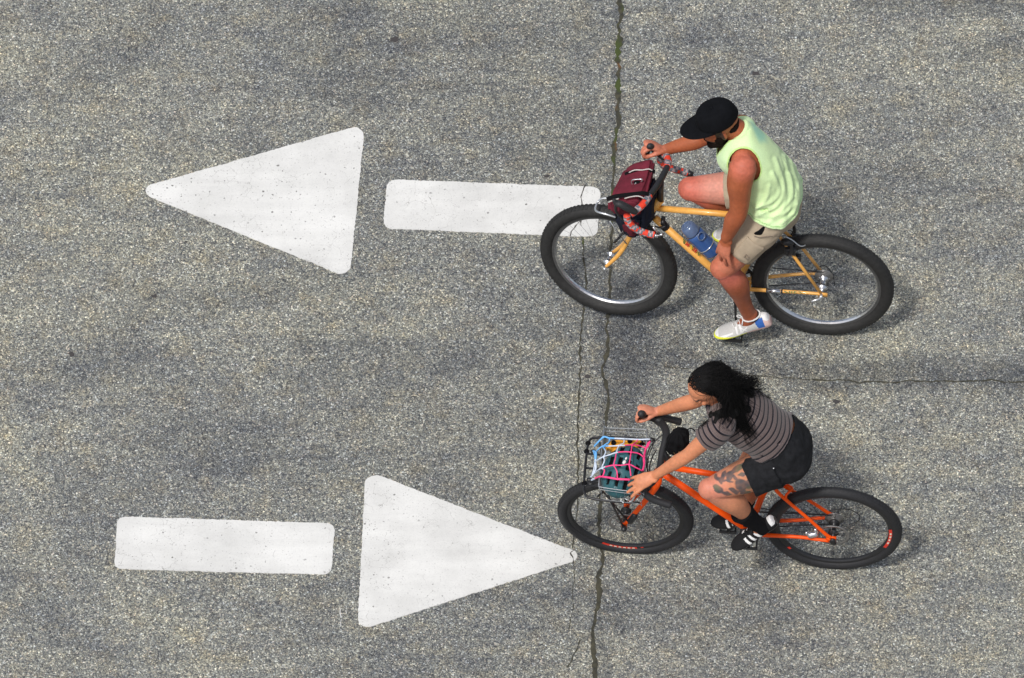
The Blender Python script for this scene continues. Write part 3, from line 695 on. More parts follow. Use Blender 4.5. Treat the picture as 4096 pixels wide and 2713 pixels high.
# lettering on the down tube
def decal(root, a, b, rad, words, mats, up_, h=.020, lift=.0008):
    """block letters wrapped on the camera side of a tube from a to b"""
    d = (b - a).normalized(); cv = up_; s_ = d.cross(cv).normalized(); n = s_.cross(d).normalized()
    if n.dot(cv) < 0: n = -n
    L5 = {'I': ['111', '010', '010', '010', '111'], 'R': ['110', '101', '110', '101', '101'], 'P': ['110', '101', '110', '100', '100'], 'E': ['111', '100', '110', '100', '111'], 'S': ['011', '100', '010', '001', '110'], 'H': ['101', '101', '111', '101', '101'], 'A': ['010', '101', '111', '101', '101'], 'T': ['111', '010', '010', '010', '010'], 'o': ['111', '101', '101', '101', '111'], 'N': ['101', '111', '111', '101', '101'], '/': ['001', '011', '010', '110', '100']}
    tot = len(words); w_ = (b - a).length / tot; res = []
    for i, ch in enumerate(words):
        g = L5.get(ch, L5['o']); mb = MB()
        for r in range(5):
            for c in range(3):
                if g[r][c] == '1':
                    x0 = w_ * (i + .12 + c * .26); x1 = x0 + w_ * .24; t0 = (-.5 + r / 5) * h / rad; t1 = (-.5 + (r + 1) / 5) * h / rad
                    q = lambda x, t: a + d * x + (n * math.cos(t) - s_ * math.sin(t)) * (rad + lift)
                    k = len(mb.v); mb.v += [q(x0, t0), q(x1, t0), q(x1, t1), q(x0, t1)]; mb.face((k, k + 1, k + 2, k + 3))
        o = mb.build('lettering', M[mats[i % len(mats)]], root, smooth=False); res.append(o)
    return res
cd = (X.Mi.to_3x3() @ (-FW)).normalized()
decal(frame1, dta.lerp(dtb, .315), dta.lerp(dtb, .54), .0187, '/N/H/', ['green_mark', 'red_letter', 'yellow_letter', 'red_letter', 'green_mark'], cd)
decal(frame1, V((.185, .0555, .3303)), V((.09, .0625, .3455)), .0104, '/HE/', ['green_mark'], cd, .009)
# bottle cage and bottle
ba = P(2757, 915, 0) + V((0, 0, 0)); be = P(2862, 1018, 0); bd = (be - ba).normalized(); bn = V((-bd.z, 0, bd.x)); bn = bn if bn.z > 0 else -bn
mb = MB()
for k in (.62,):
    c = ba.lerp(be, k); mb.ring(c, V((0, 1, 0)), bn, .0475, .0024, 28, 6)
mb.tube([ba.lerp(be, .4) - bn * .042, be - bn * .042, be + bd * .012, be + bn * .04], .0028, 6); mb.build('bottle_cage', M['chrome'], by)
bo = empty('water_bottle', X.M, 'blue water bottle with round carrying ring in the cage of the yellow bicycle', 'bottle')
mb = MB(); pr = [(.045, 0.0), (.046, .033), (.05, .037), (.12, .037), (.175, .037), (.182, .034), (.183, 0)]
mb = MB(); mb.rings([[ba + bd * x + (bn * math.cos(2 * PI * k / 24) + V((0, 1, 0)) * math.sin(2 * PI * k / 24)) * max(r, .001) for k in range(24)] for x, r in [(.03, .036), (.036, .043), (.06, .0445), (.13, .0445), (.185, .0445), (.194, .041), (.196, .02)]]); mb.build('bottle_body', M['bottle'], bo)
mb = MB(); mb.rings([[ba + bd * x + (bn * math.cos(2 * PI * k / 24) + V((0, 1, 0)) * math.sin(2 * PI * k / 24)) * r for k in range(24)] for x, r in [(-.024, .012), (-.026, .030), (-.018, .037), (.004, .040), (.020, .042), (.032, .0415)]])
mb.ring(ba - bd * .026, bn, V((0, 1, 0)), .022, .004, 24, 8); mb.build('bottle_lid', M['bottle_clear'], bo)
mb = MB(); c = ba + bd * .050 + bn * .036 + V((0, .026, 0)); tn = (bn * .8 + V((0, .6, 0))).normalized(); mb.ring(c + tn * .006, bd, tn.cross(bd).normalized(), .020, .0038, 24, 8); mb.build('carrying_ring', M['bottle_clear'], bo)

# handlebar bag: eight measured corners, softened
bag = empty('handlebar_bag', X.M, 'maroon handlebar bag with black straps, pale piping and a silver clip on its lid', 'bag')
def softbox(name, c8, mat, root, sub=3, infl=.0, nse=.003, sc_=18, crease=0):
    mb = MB(); mb.hexa(c8); me = mb.mesh(name, [mat]); bm = bmesh.new(); bm.from_mesh(me)
    bmesh.ops.bevel(bm, geom=bm.edges[:], offset=.022, segments=3, affect='EDGES')
    bmesh.ops.subdivide_edges(bm, edges=bm.edges[:], cuts=3, use_grid_fill=True)
    for _ in range(2): bmesh.ops.smooth_vert(bm, verts=bm.verts[:], factor=.5, use_axis_x=True, use_axis_y=True, use_axis_z=True)
    bm.normal_update()
    for v in bm.verts: v.co += v.normal * (noise.noise(v.co * sc_) * nse + noise.noise(v.co * sc_ * 2.7) * nse * .5)
    bm.to_mesh(me); bm.free()
    for p in me.polygons: p.use_smooth = True
    o = bpy.data.objects.new(name, me); col.objects.link(o); o.parent = root; return o
A_ = P(2434, 792, .12); B_ = P(2585, 788, .10); C_ = P(2628, 612, -.15); Dd = P(2502, 650, -.14)
dn = V((0, 0, -.135))
dnr = V((0.01, 0, -.17))
softbox('bag_body', [A_ + dn, B_ + dnr, C_ + dnr, Dd + dn, A_, B_, C_, Dd], M['maroon'], bag, nse=.004)
# side pocket facing the camera
sa = P(2425, 800, .155); sb = P(2560, 790, .150); sc2 = P(2470, 855, .185); sd2 = P(2570, 850, .17)
softbox('side_pocket', [P(2430, 866, .17), P(2580, 868, .165), P(2560, 840, .09), P(2440, 830, .09), sa, sb, P(2585, 785, .09), P(2436, 786, .10)], M['maroon'], bag, nse=.003)
softbox('lower_pocket', [P(2498, 950, .11), P(2550, 962, .10), P(2575, 930, .03), P(2500, 915, .04), P(2480, 900, .13), P(2545, 880, .13), P(2570, 870, .06), P(2490, 870, .06)], M['maroon'], bag, nse=.003)
softbox('bag_lining', [P(2500, 958, .07), P(2560, 965, .06), P(2600, 895, -.06), P(2450, 880, -.04), P(2448, 868, .12), P(2590, 870, .10), P(2618, 790, -.06), P(2450, 800, -.06)], M['navy'], bag, nse=.003)
softbox('bag_back', [P(2540, 940, .09), P(2600, 915, .09), P(2634, 850, -.06), P(2580, 850, -.06), P(2555, 835, .12), P(2606, 800, .10), P(2640, 700, -.11), P(2600, 690, -.11)], M['navy'], bag, nse=.002)
def onbag(pts, lift=.006):
    return [P(u, v, l) + V((0, 0, lift)) for u, v, l in pts]
ZK = lambda x, y: (2400 + x / 3.92, 600 + y / 3.92)
def strip(mb, a, w_, th=.003, up_=None):
    mb.tube(a, w_, 8, flat=.35, up=None, smooth=4)
def bandstrip(name, pts, width, mat, root, th=.0025, lift=.0):
    """cloth strap: flat strip running along pts, its width lying along the bag's own fore-aft axis"""
    mb = MB(); pp, _ = catmull([V(p) for p in pts], [1.0] * len(pts), 5); rings = []
    for i, p in enumerate(pp):
        d = (pp[min(i + 1, len(pp) - 1)] - pp[max(i - 1, 0)]).normalized(); n = cd; s_ = d.cross(n).normalized(); n2 = s_.cross(d).normalized()
        if n2.dot(cd) < 0: n2 = -n2
        rings.append([p + s_ * width / 2 + n2 * lift, p + s_ * width / 2 + n2 * (lift + th), p - s_ * width / 2 + n2 * (lift + th), p - s_ * width / 2 + n2 * lift])
    mb.rings(rings); return mb.build(name, mat, root, smooth=False)
bandstrip('bag_strap', [P(*ZK(118, 770), .135), P(*ZK(250, 728), .13), P(*ZK(420, 705), .125), P(*ZK(560, 690), .115), P(*ZK(660, 678), .11), P(*ZK(745, 690), .10)], .020, M['black_matte'], bag, lift=.012)
bandstrip('bag_strap', [P(*ZK(395, 385), -.06), P(*ZK(500, 352), -.07), P(*ZK(620, 335), -.075), P(*ZK(760, 330), -.08), P(*ZK(866, 345), -.08)], .019, M['black_matte'], bag, lift=.024)
bandstrip('bag_strap', [P(*ZK(265, 820), .165), P(*ZK(258, 930), .175), P(*ZK(255, 1030), .175)], .009, M['black_matte'], bag, lift=.022)
for zp, l0, lf in (([(130, 825), (210, 790), (295, 765)], .15, .022), ([(385, 765), (470, 740), (600, 725), (690, 762)], .136, .022), ([(440, 365), (540, 318), (660, 318), (760, 302), (820, 325)], -.072, .030)):
    mb = MB(); mb.tube([P(*ZK(*z_), l0) + cd * lf for z_ in zp], .0031, 6, smooth=3); mb.build('piping', M['piping'], bag)
mb = MB(); zz = [(565, 520), (530, 545), (500, 535), (492, 505), (515, 472), (580, 465), (650, 462), (660, 480), (645, 500)]
mb.tube([P(*ZK(*q), .0) + cd * .036 for q in zz], .0030, 6, smooth=4); mb.build('silver_clip', M['chrome'], bag)
mb = MB(); mb.ell(P(*ZK(585, 515), .0) + cd * .022, .020, .012, .010, (V((1, 0, 0)), V((0, 1, 0)), V((0, 0, 1)))); mb.build('clip_patch', M['black_matte'], bag)
# ---------------------------------------- orange bicycle
X = FWo; P = X.P
bo2 = empty('bicycle', X.M, 'bright orange bicycle with black rims and a wire basket on its black front rack', 'bicycle')
hubR2 = V((0, 0, .329)); hubF2 = P(2502, 2063, 0)
w3, *_ = wheel(X, bo2, hubR2, .329, .0255, .021, 'black', 'rubber', 'black', 28, half=.068, tick=.0125, hubm='black', discr=.08)
w4, gf, gu, gs = wheel(X, bo2, hubF2, .329, .0255, .021, 'black', 'rubber', 'black', 28, -1.5, -3.0, half=.05, tick=.0125, hubm='black', discr=.08, phase=.1)
w3['label'] = 'rear wheel'; w4['label'] = 'front wheel under the basket'
def rimmark(wh, hub, f, u, s_, R0, a0, a1, mat, name, z=.0, w_=.005, parts=None):
    mb = MB(); n = 10; rr = []
    for i in range(n + 1):
        t = R_(a0 + (a1 - a0) * i / n); d = f * math.cos(t) + u * math.sin(t)
        rr.append([hub + d * (R0 - .0006) + s_ * (z - w_), hub + d * (R0 - .0006) + s_ * (z + w_)])
    b = 0
    for r in rr: mb.v += r
    for i in range(n): mb.face((2 * i, 2 * i + 1, 2 * i + 3, 2 * i + 2))
    return mb.build(name, M[mat], wh, smooth=False)
def sidemark(wh, hub, f, u, s_, r0, r1, a0, a1, z, mat, name='rim_sticker', n=10):
    mb = MB()
    for i in range(n + 1):
        t = R_(a0 + (a1 - a0) * i / n); d = f * math.cos(t) + u * math.sin(t)
        mb.v += [hub + d * r0 + s_ * z, hub + d * r1 + s_ * z]
    for i in range(n): mb.face((2 * i, 2 * i + 1, 2 * i + 3, 2 * i + 2))
    return mb.build(name, M[mat], wh, smooth=False)
sidemark(w4, hubF2, gf, gu, gs, .267, .283, -66, -102, .0130, 'red_mark'); sidemark(w4, hubF2, gf, gu, gs, .268, .276, -106, -109, .0130, 'red_mark', n=2)
for k in range(6): sidemark(w4, hubF2, gf, gu, gs, .271, .279, -74 - k * 4.6, -76.8 - k * 4.6, .0138, 'cream_mark', 'rim_lettering', 2)
X3 = V((1, 0, 0)), V((0, 0, 1)), V((0, 1, 0))
sidemark(w3, hubR2, X3[0], X3[1], X3[2], .267, .283, 172, 205, .0130, 'red_mark'); sidemark(w3, hubR2, X3[0], X3[1], X3[2], .267, .281, -38, -42, .0130, 'red_mark', n=3)
for k in range(4): sidemark(w3, hubR2, X3[0], X3[1], X3[2], .271, .279, 178 + k * 5.5, 181 + k * 5.5, .0138, 'cream_mark', 'rim_lettering', 2)
sidemark(wf1, hubF, ff, fu, fs, .325, .337, -108, -124, .0295 * .55 + .014, 'piping', 'worn_tyre_label', 6) if False else None
bb2 = V((.432, 0, .275)); 
crown2 = P(2636, 1905, 0); ht2b = P(2640, 1900, 0); axd = (crown2 - hubF2).normalized()
ht2t = ht2b + V((-.045, 0, .125)); stt2 = V((.305, 0, .690))
tt2a = P(2700, 1872, 0); tt2b = P(2851, 1897, 0); tdir = (tt2b - tt2a).normalized()
mb = MB(); mb.tube([tt2a - tdir * .035, tt2b, stt2], .0150, 14)
mb.tube([P(2650, 1893, 0), P(2970, 2104, 0), bb2], [.0172, .0168, .0165], 14)
mb.tube([bb2, P(3026, 2041, 0), P(3051, 1978, 0), stt2 + V((-.012, 0, .035))], .0155, 14)
mb.tube([ht2b, ht2t], .021, 14)
for s_ in (1, -1):
    y0 = .066 * s_
    mb.tube([bb2 + V((-.02, .030 * s_, 0)), V((.33, .040 * s_, .288)), V((.16, .050 * s_, .306)), V((.08, .062 * s_, .315)), V((.02, y0, .315))], [.0120, .0110, .009, .009, .0085], 10, smooth=4)
    mb.tube([stt2 + V((-.012, .018 * s_, -.01)), V((.262, .030 * s_, .625)), V((.12, .052 * s_, .468)), V((.035, y0 - .002 * s_, .365)), V((.012, y0, .345))], [.0090, .0090, .0085, .009, .010], 10, smooth=3)
    mb.box(V((.008, y0, .328)), .024, .004, .024); mb.tube([V((.028, y0, .345)), V((-.008, y0, .315))], .011, 8)
mb.tube([V((.232, -.034, .595)), V((.232, -.028, .625)), V((.205, 0, .640)), V((.232, .028, .625)), V((.232, .034, .595))], .0065, 8, smooth=3)
mb.tube([V((.375, -.036, .285)), V((.375, .036, .285))], .007, 8)
frame2 = mb.build('frame', M['orange'], bo2)
mb = MB()
for s_ in (1, -1):
    t = hubF2 + gs * (.055 * s_); c = crown2 + gs * (.046 * s_)
    mb.tube([crown2 + gs * (.02 * s_), c - (c - t) * .06, c.lerp(t, .55) - gf * .004, t + gu * .004], [.013, .0165, .0135, .009], 12, smooth=4)
    mb.box(t, .014, .004, .016)
mb.tube([crown2 + gs * .045, crown2 - gs * .045], .017, 10); mb.tube([crown2, ht2b + V((-.005, 0, .015))], .019, 12)
fork2 = mb.build('fork', M['orange'], bo2)
tubes('brake_caliper', M['black'], bo2, [([hubF2 + gs * .062 + V((-.03, 0, .05)), hubF2 + gs * .062 + V((-.05, 0, .10))], .016), ([hubF2 + gs * .066, hubF2 + gs * .078], .014)], round_end=True)
tubes('brake_caliper', M['silver'], bo2, [([V((.085, .056, .350)), V((.110, .060, .345))], .017), ([V((.075, .056, .372)), V((.085, .06, .392))], .010), ([V((.115, .058, .34)), V((.128, .06, .36))], .009)], round_end=True)
tubes('axle_cap', M['black'], bo2, [([V((0, .07, .329)), V((0, .080, .329))], .016), ([V((0, -.07, .329)), V((0, -.080, .329))], .012), ([V((-.004, .06, .305)), V((-.004, .075, .300))], .014)])
stem2 = P(2648, 1812, 0)
tubes('stem', M['black'], bo2, [([ht2t - V((0, 0, .0)), ht2t + (stem2 - ht2t) * .55, stem2], [.019, .018, .021], 0, 12)])
nc2 = P(2607, 1932, .19); fc2 = P(2648, 1694, -.19)
tubes('handlebar', M['bartape'], bo2, [([nc2, P(2632, 1898, .13), P(2641, 1862, .07), stem2, P(2661, 1760, -.07), P(2664, 1724, -.13), fc2], [.017, .0175, .016, .0165, .017, .019, .0185], 4, 12)])
tubes('bar_tape', M['bartape'], bo2, [([fc2, P(2628, 1684, -.215), P(2640, 1668, -.225), P(2680, 1677, -.235), P(2722, 1688, -.24)], [.018, .0175, .0175, .0175, .0178], 5, 12)])
tubes('bar_tape', M['bartape'], bo2, [([nc2, P(2585, 1938, .205), P(2573, 1955, .215), P(2583, 1978, .225), P(2620, 2002, .235), P(2684, 2022, .24)], [.017, .0175, .0175, .0175, .0175, .0178], 5, 12)])
mb = MB(); mb.tube([P(2640, 1684, -.205), P(2612, 1672, -.215), P(2582, 1660, -.215), P(2565, 1656, -.160)], [.018, .019, .019, .0185], 12, smooth=5, round_end=True)
lev = mb.build('brake_lever', M['bartape'], bo2)
mb = MB(); mb.tube([P(2604, 1935, .20), P(2580, 1938, .205), P(2560, 1942, .21), P(2546, 1945, .21)], [.017, .019, .018, .014], 12, smooth=5, round_end=True)
lev = mb.build('brake_lever', M['bartape'], bo2)
tubes('lever_blade', M['chrome'], lev, [([P(2548, 1950, .21), P(2540, 1972, .215), P(2536, 1990, .22), P(2527, 2003, .225)], [.006, .006, .005, .004], 4)])
tubes('gear_cable', M['black'], bo2, [([P(2640, 1745, -.10), P(2600, 1790, -.06), P(2585, 1850, .0), P(2600, 1900, .02), P(2622, 1905, .02)], .0030, 5), ([P(2625, 1800, .0), P(2606, 1838, .02), P(2598, 1880, .04), P(2612, 1912, .04)], .0030, 5),
      ([P(2655, 1735, -.1), P(2615, 1775, -.06), P(2592, 1840, .02), P(2590, 1915, .04), P(2600, 1960, .05)], .0028, 5), ([P(3020, 2020, -.03), P(3060, 2036, -.05), P(3200, 2052, -.06), P(3290, 2056, -.07), P(3330, 2040, -.08), P(3392, 2038, -.09), P(3436, 2060, -.1), P(3432, 2085, -.09), P(3395, 2098, -.08)], .0026, 6)])
tubes('bell', M['brass'], bo2, [([P(2705, 1803, .0), P(2706, 1797, .0) + cd * .012], [.019, .014], 0, 16)])
mb = MB(); sx = V((.262, 0, .880))
mb.rings([[sx + V((x, math.cos(2 * PI * k / 16) * w_, math.sin(2 * PI * k / 16) * h_ + dz)) for k in range(16)] for x, w_, h_, dz in [(.10, .012, .010, -.004), (.092, .02, .018, 0), (.05, .028, .022, 0), (0, .045, .024, .002), (-.06, .068, .026, .006), (-.095, .07, .024, .010), (-.11, .05, .014, .010)]])
mb.build('saddle', M['black_matte'], bo2)
tubes('seat_post', M['black'], bo2, [([stt2, V((.262, 0, .885))], .0136)])
drivetrain(bo2, bb2, hubR2, -.050, .072, near_ped=WFN[4], far_ped=WFF[4])
mb = MB(); c = P(3415, 2122, .0)
# front rack (black tube) and wire basket (bright wire)
HR = P(2345, 1870, 0).z
def Hh(u, v, h): return FWo.H(u, v, h)
rz = .72
q = lambda u, v, dz=0: Hh(u, v, rz + dz)
mb = MB()
loop = [q(2560, 2012), q(2500, 2010), q(2430, 2004), q(2362, 1993), q(2342, 1978), q(2336, 1955), q(2340, 1880), q(2346, 1820), q(2352, 1778), q(2360, 1760), q(2378, 1752), q(2440, 1750), q(2560, 1756), q(2600, 1765)]
mb.tube(loop, .0062, 8, smooth=4)
mb.tube([q(2345, 1815), q(2420, 1822), q(2590, 1835)], .0055, 8); mb.tube([q(2340, 1872), q(2420, 1880), q(2590, 1895)], .0055, 8); mb.tube([q(2337, 1940), q(2440, 1950), q(2580, 1960)], .0055, 8)
for s_ in (1, -1):
    t = hubF2 + gs * (.068 * s_) + V((.005, 0, .012)); a = q(2430, 2004) if s_ > 0 else q(2440, 1750); b_ = q(2480, 2008) if s_ > 0 else q(2500, 1752)
    mb.tube([a + V((0, -.03 * s_, 0)), t], .0058, 8); mb.tube([a + V((.05, -.02 * s_, 0)), V((a.x + .03, a.y * .5, rz - .07)), t + V((-.02, 0, .05))], .0045, 8)
mb.tube([q(2337, 1945), V((hubF2.x + .05, .02, rz - .05)), crown2 + gf * .03], .0055, 8)
mb.build('front_rack', M['black'], bo2)
for c_ in (q(2346, 1806), q(2338, 1935), q(2352, 1774)):
    mb = MB(); mb.ell(c_, .014, .014, .010, n=10, k=6); mb.build('rack_clamp', M['black_matte'], bo2)
bz = rz + .012; th = .125
def bw(k, e=0):
    """basket wire loop, k = 0 bottom .. 1 rim; outline measured on the rim and drawn in a little below"""
    h = bz + th * k; pts = [(2424, 1712), (2414, 1722), (2396, 1925), (2398, 1941), (2408, 1950), (2560, 1970), (2575, 1962), (2588, 1740), (2584, 1726), (2574, 1718)]
    cx, cy = 2492, 1838; s_ = .90 + .10 * k
    base = [Hh(cx + (u - cx), cy + (v - cy), bz + th) for u, v in pts]; c = sum(base, V()) / len(base)
    return [V((c.x + (p.x - c.x) * s_, c.y + (p.y - c.y) * s_, h)) for p in base]
mb = MB()
for k, r in ((1, .0027), (.80, .0018), (.02, .0012)):
    p = bw(k); mb.tube(p + [p[0]], r, 6, smooth=4)
top, bot = bw(1), bw(.02)
def at_(loop, t):
    n = len(loop); L = [(loop[(i + 1) % n] - loop[i]).length for i in range(n)]; d = (t % 1) * sum(L)
    for i in range(n):
        if d <= L[i]: return loop[i].lerp(loop[(i + 1) % n], d / L[i])
        d -= L[i]
    return loop[0]
for i in range(26): mb.tube([at_(top, i / 26), at_(bot, i / 26)], .0006, 5)
for i in range(9):
    a, b_ = at_(bot, .04 + i * .032), at_(bot, .5 - .0 + .32 - i * .032); mb.tube([a, b_], .0007, 5)
mb.build('wire_basket', M['basketwire'], bo2)
tubes('basket_hook', M['chrome'], bo2, [([Hh(*(2300 + x / 3.92, 1680 + y / 3.92), rz + .02) for x, y in pts_], .004, 3) for pts_ in ([(750, 1210), (790, 1235), (825, 1255)], [(705, 1255), (735, 1275), (765, 1300)], [(850, 1275), (895, 1272), (918, 1245), (922, 1210)])])
# things carried in the basket
hel = empty('bicycle_helmet', X.M, 'dark teal bicycle helmet with long vents lying in the wire basket', 'helmet')
hc = Hh(2494, 1888, rz + .075)
hx = V((.90, -.30, .1)).normalized(); hy = V((.33, .93, -.12)).normalized(); hz = hx.cross(hy).normalized(); hy = hz.cross(hx)
mb = MB(); N1, N2 = 200, 120; rings = []; vent = {}
for i in range(N2 + 1):
    th_ = .02 + (PI / 2 + .35) * i / N2; ring = []
    for j in range(N1):
        ph = 2 * PI * j / N1; x = math.sin(th_) * math.cos(ph); y = math.sin(th_) * math.sin(ph); z = math.cos(th_)
        w_ = 0
        row = y * 1.6 + .5; a = x * 2.3 + (.5 if int(math.floor(row)) % 2 else 0)
        fx, fy = a - math.floor(a) - .5, row - math.floor(row) - .5
        if z > .12 and abs(y) < .95:
            w_ = 1 - sstep(.55, 1.0, max(abs(fx + fy * .30) / .25, abs(fy) / .42))
        vent[(i, j)] = w_
        rr = 1 - .11 * w_
        ring.append(hc + hx * (x * .102 * rr) + hy * (y * .138 * rr) + hz * (z * .098 * rr))
    rings.append(ring)
mb.rings(rings, cap=False, mf=lambda i, j: 1 if vent[(i, j)] > .5 else 0)
k0 = len(mb.v); mb.v.append(sum(rings[0], V()) / N1)
for j in range(N1): mb.face((k0, j, (j + 1) % N1), 0)
hs = mb.build('helmet_shell', [M['teal'], M['black_matte']], hel); so_ = hs.modifiers.new('t', 'SOLIDIFY'); so_.thickness = .012; so_.offset = -1
mb = MB(); hf_ = hc + hx * .0 + hz * .102
mb.ell(hc + hz * .105 + hx * .002, .008, .012, .003, (hx, hy, hz), 12, 6); mb.ell(hc + hz * .105 + hx * .002 + hy * -.022, .005, .008, .003, (hx, hy, hz), 12, 6)
mb.build('helmet_badge', M['shoe_white'], hel)
mb = MB(); mb.tube([hc + hx * .06 + hz * .0, hc + hx * .05 - hz * .05 + hy * .03, hc - hx * .02 - hz * .055 + hy * .06], .004, 6, smooth=4); mb.build('chin_strap', M['black_matte'], hel)
ab = empty('pouch', X.M, 'amber cloth pouch with round dark holes tucked behind the teal helmet in the basket', 'pouch')
zz = lambda x, y, h: Hh(2300 + x / 3.92, 1680 + y / 3.92, rz + h)
softbox('pouch_body', [zz(500, 560, .0), zz(1060, 470, .0), zz(1160, 330, .0), zz(480, 360, .0), zz(495, 500, .085), zz(1040, 420, .085), zz(1130, 272, .085), zz(470, 320, .085)], M['amber'], ab, nse=.006, sc_=22)
for x, y in ((605, 352), (860, 318)):
    mb = MB(); c = zz(x, y, .096); mb.rings([[c + (V((1, 0, 0)) * math.cos(2 * PI * k / 16) + V((0, 1, 0)) * math.sin(2 * PI * k / 16)) * r + V((0, 0, z)) for k in range(16)] for r, z in [(.012, -.012), (.012, .002), (.008, .003)]])
    mb.build('round_hole', M['black_matte'], ab)
softbox('pouch_flap', [zz(930, 440, .05), zz(1110, 470, .04), zz(1160, 330, .04), zz(960, 300, .05), zz(930, 420, .085), zz(1090, 440, .08), zz(1150, 300, .08), zz(960, 280, .085)], M['black_matte'], ab, nse=.004)
net = empty('cargo_net', X.M, 'stretchy cargo net fading from light blue to hot pink over the basket', 'net')
STR = [([(305, 415), (340, 375), (450, 272), (540, 285), (760, 296), (980, 308), (1180, 303)], .0042, 'bl'), ([(310, 400), (400, 310), (455, 262), (545, 290)], .0042, None), ([(285, 488), (330, 515), (322, 650), (328, 760), (280, 860), (228, 925)], .0048, None),
       ([(295, 500), (316, 600), (300, 760), (262, 880)], .0036, None), ([(335, 492), (425, 418), (560, 410), (700, 404), (900, 392), (1000, 404), (1105, 440)], .0034, None), ([(322, 650), (440, 580), (540, 548), (650, 512), (770, 500), (880, 506), (1000, 528), (1070, 580)], .0034, None),
       ([(235, 905), (330, 815), (410, 757), (520, 726), (610, 710), (730, 712), (850, 698), (960, 750), (1058, 800)], .0034, None), ([(228, 958), (300, 925), (390, 890), (520, 905), (660, 930), (760, 935), (862, 940)], .0044, None), ([(390, 885), (520, 898), (665, 922), (862, 930)], .0036, None),
       ([(540, 290), (530, 350), (445, 415), (482, 500), (450, 580), (462, 640), (420, 745)], .0034, None), ([(770, 305), (762, 365), (690, 405), (650, 512), (632, 610), (610, 710), (655, 800), (665, 925)], .0032, None), ([(985, 310), (960, 350), (900, 395), (880, 506), (866, 600), (850, 700), (868, 800), (876, 880)], .0032, None),
       ([(1175, 335), (1140, 420), (1112, 450), (1085, 575), (1088, 680), (1062, 800)], .0048, None), ([(1150, 350), (1100, 470), (1075, 600), (1080, 700), (1060, 790)], .0036, None), ([(405, 757), (458, 780), (455, 830), (432, 880), (395, 888)], .0034, None)]
def netcol(x, y):
    s_ = x * .7 + y * .6
    return 0 if s_ < 600 else (1 if s_ < 770 else 2)
mb = MB()
for pts_, r, md in STR:
    P2, _ = catmull([V((x, y, 0)) for x, y in pts_], [1.0] * len(pts_), 5); tp = []
    for p in P2:
        dx, dy = (p.x - 740) / 420, (p.y - 690) / 400; dome = max(0, 1 - dx * dx - dy * dy)
        edge = min(1, max(0, (min(p.x - 230, 1180 - p.x)) / 160))
        tp.append(Hh(2300 + p.x / 3.92, 1680 + p.y / 3.92, bz + th + .008 + .075 * dome ** .7 - .10 * (1 - edge) * (1 if p.x < 400 else 0)))
    mb.tube(tp, r, 6, mf=lambda i, j: (1 if md == 'bl' and P2[min(i, len(P2) - 1)].x > 600 else (0 if md == 'bl' else netcol(P2[min(i, len(P2) - 1)].x, P2[min(i, len(P2) - 1)].y))))
for x, y in ((880, 508), (850, 700), (610, 710), (665, 928), (395, 888), (440, 415), (450, 578), (1085, 575), (690, 405), (900, 395)):
    dx, dy = (x - 740) / 420, (y - 690) / 400; dome = max(0, 1 - dx * dx - dy * dy)
    mb.ell(Hh(2300 + x / 3.92, 1680 + y / 3.92, bz + th + .008 + .075 * dome ** .7), .0065, .0065, .0045, n=8, k=5, m=netcol(x, y))
mb.build('net_cord', [M['net_blue'], M['net_pale'], M['net_pink']], net)
for x, y, h in ((228, 935, .06), (290, 495, .05), (1205, 308, .13)):
    mb = MB(); mb.ell(zz(x, y, h), .016, .012, .008, n=10, k=6); mb.build('net_hook', M['black'], net)
fb_ = empty('stem_bag', X.M, 'small black drawstring bag hanging behind the handlebar of the orange bicycle', 'bag')
mb = MB(); c0 = P(2712, 1765, -.03); up_ = V((-.25, 0, 1)).normalized()
mb.tube([c0 - up_ * .085, c0 - up_ * .06, c0, c0 + up_ * .05, c0 + up_ * .085], [.03, .044, .050, .047, .022], 24, smooth=5)
o = fused('bag_body', mb, .004, 2, M['black_matte'], fb_)
displace(o, lambda p, n: noise.noise(p * 35) * .006 + noise.noise(V((math.atan2(p.y - c0.y, p.x - c0.x) * 3, 0, p.z * 6))) * .007)
tubes('drawstring', M['black_matte'], fb_, [([P(2745, 1722, -.04), P(2765, 1714, -.04), P(2784, 1730, -.04), P(2791, 1760, -.04), P(2786, 1785, -.04)], .0030, 5)])
tubes('drawstring', M['black_matte'], fb_, [([P(2725, 1712, -.04), P(2740, 1716, -.04), P(2752, 1726, -.04)], .005, 5)])

# ============================================================ people
def limb(mb, pts, rad, n=20, sm=5, flat=1.0, up=None): return mb.tube(pts, rad, n, smooth=sm, round_end=True, flat=flat, up=up)
def loft(mb, secs, n=28, sup=2.3, cap=True):
    """elliptical sections: centre, side half-width, depth half-width, side vector, depth vector"""
    rings = []
    for c, ra, rb, s_, d_ in secs:
        r = []
        for k in range(n):
            t = 2 * PI * k / n; cx, sx_ = math.cos(t), math.sin(t)
            e = 2 / sup; x = math.copysign(abs(cx) ** e, cx); y = math.copysign(abs(sx_) ** e, sx_)
            r.append(c + s_ * (ra * x) + d_ * (rb * y))
        rings.append(r)
    return mb.rings(rings)
def smooth_secs(secs, n=4):
    C, A = catmull([s[0] for s in secs], [s[1] for s in secs], n); _, B = catmull([s[0] for s in secs], [s[2] for s in secs], n)
    S, _ = catmull([s[3] for s in secs], [1.] * len(secs), n); D_, _ = catmull([s[4] for s in secs], [1.] * len(secs), n)
    return [(c, a, b, s.normalized(), d.normalized()) for c, a, b, s, d in zip(C, A, B, S, D_)]
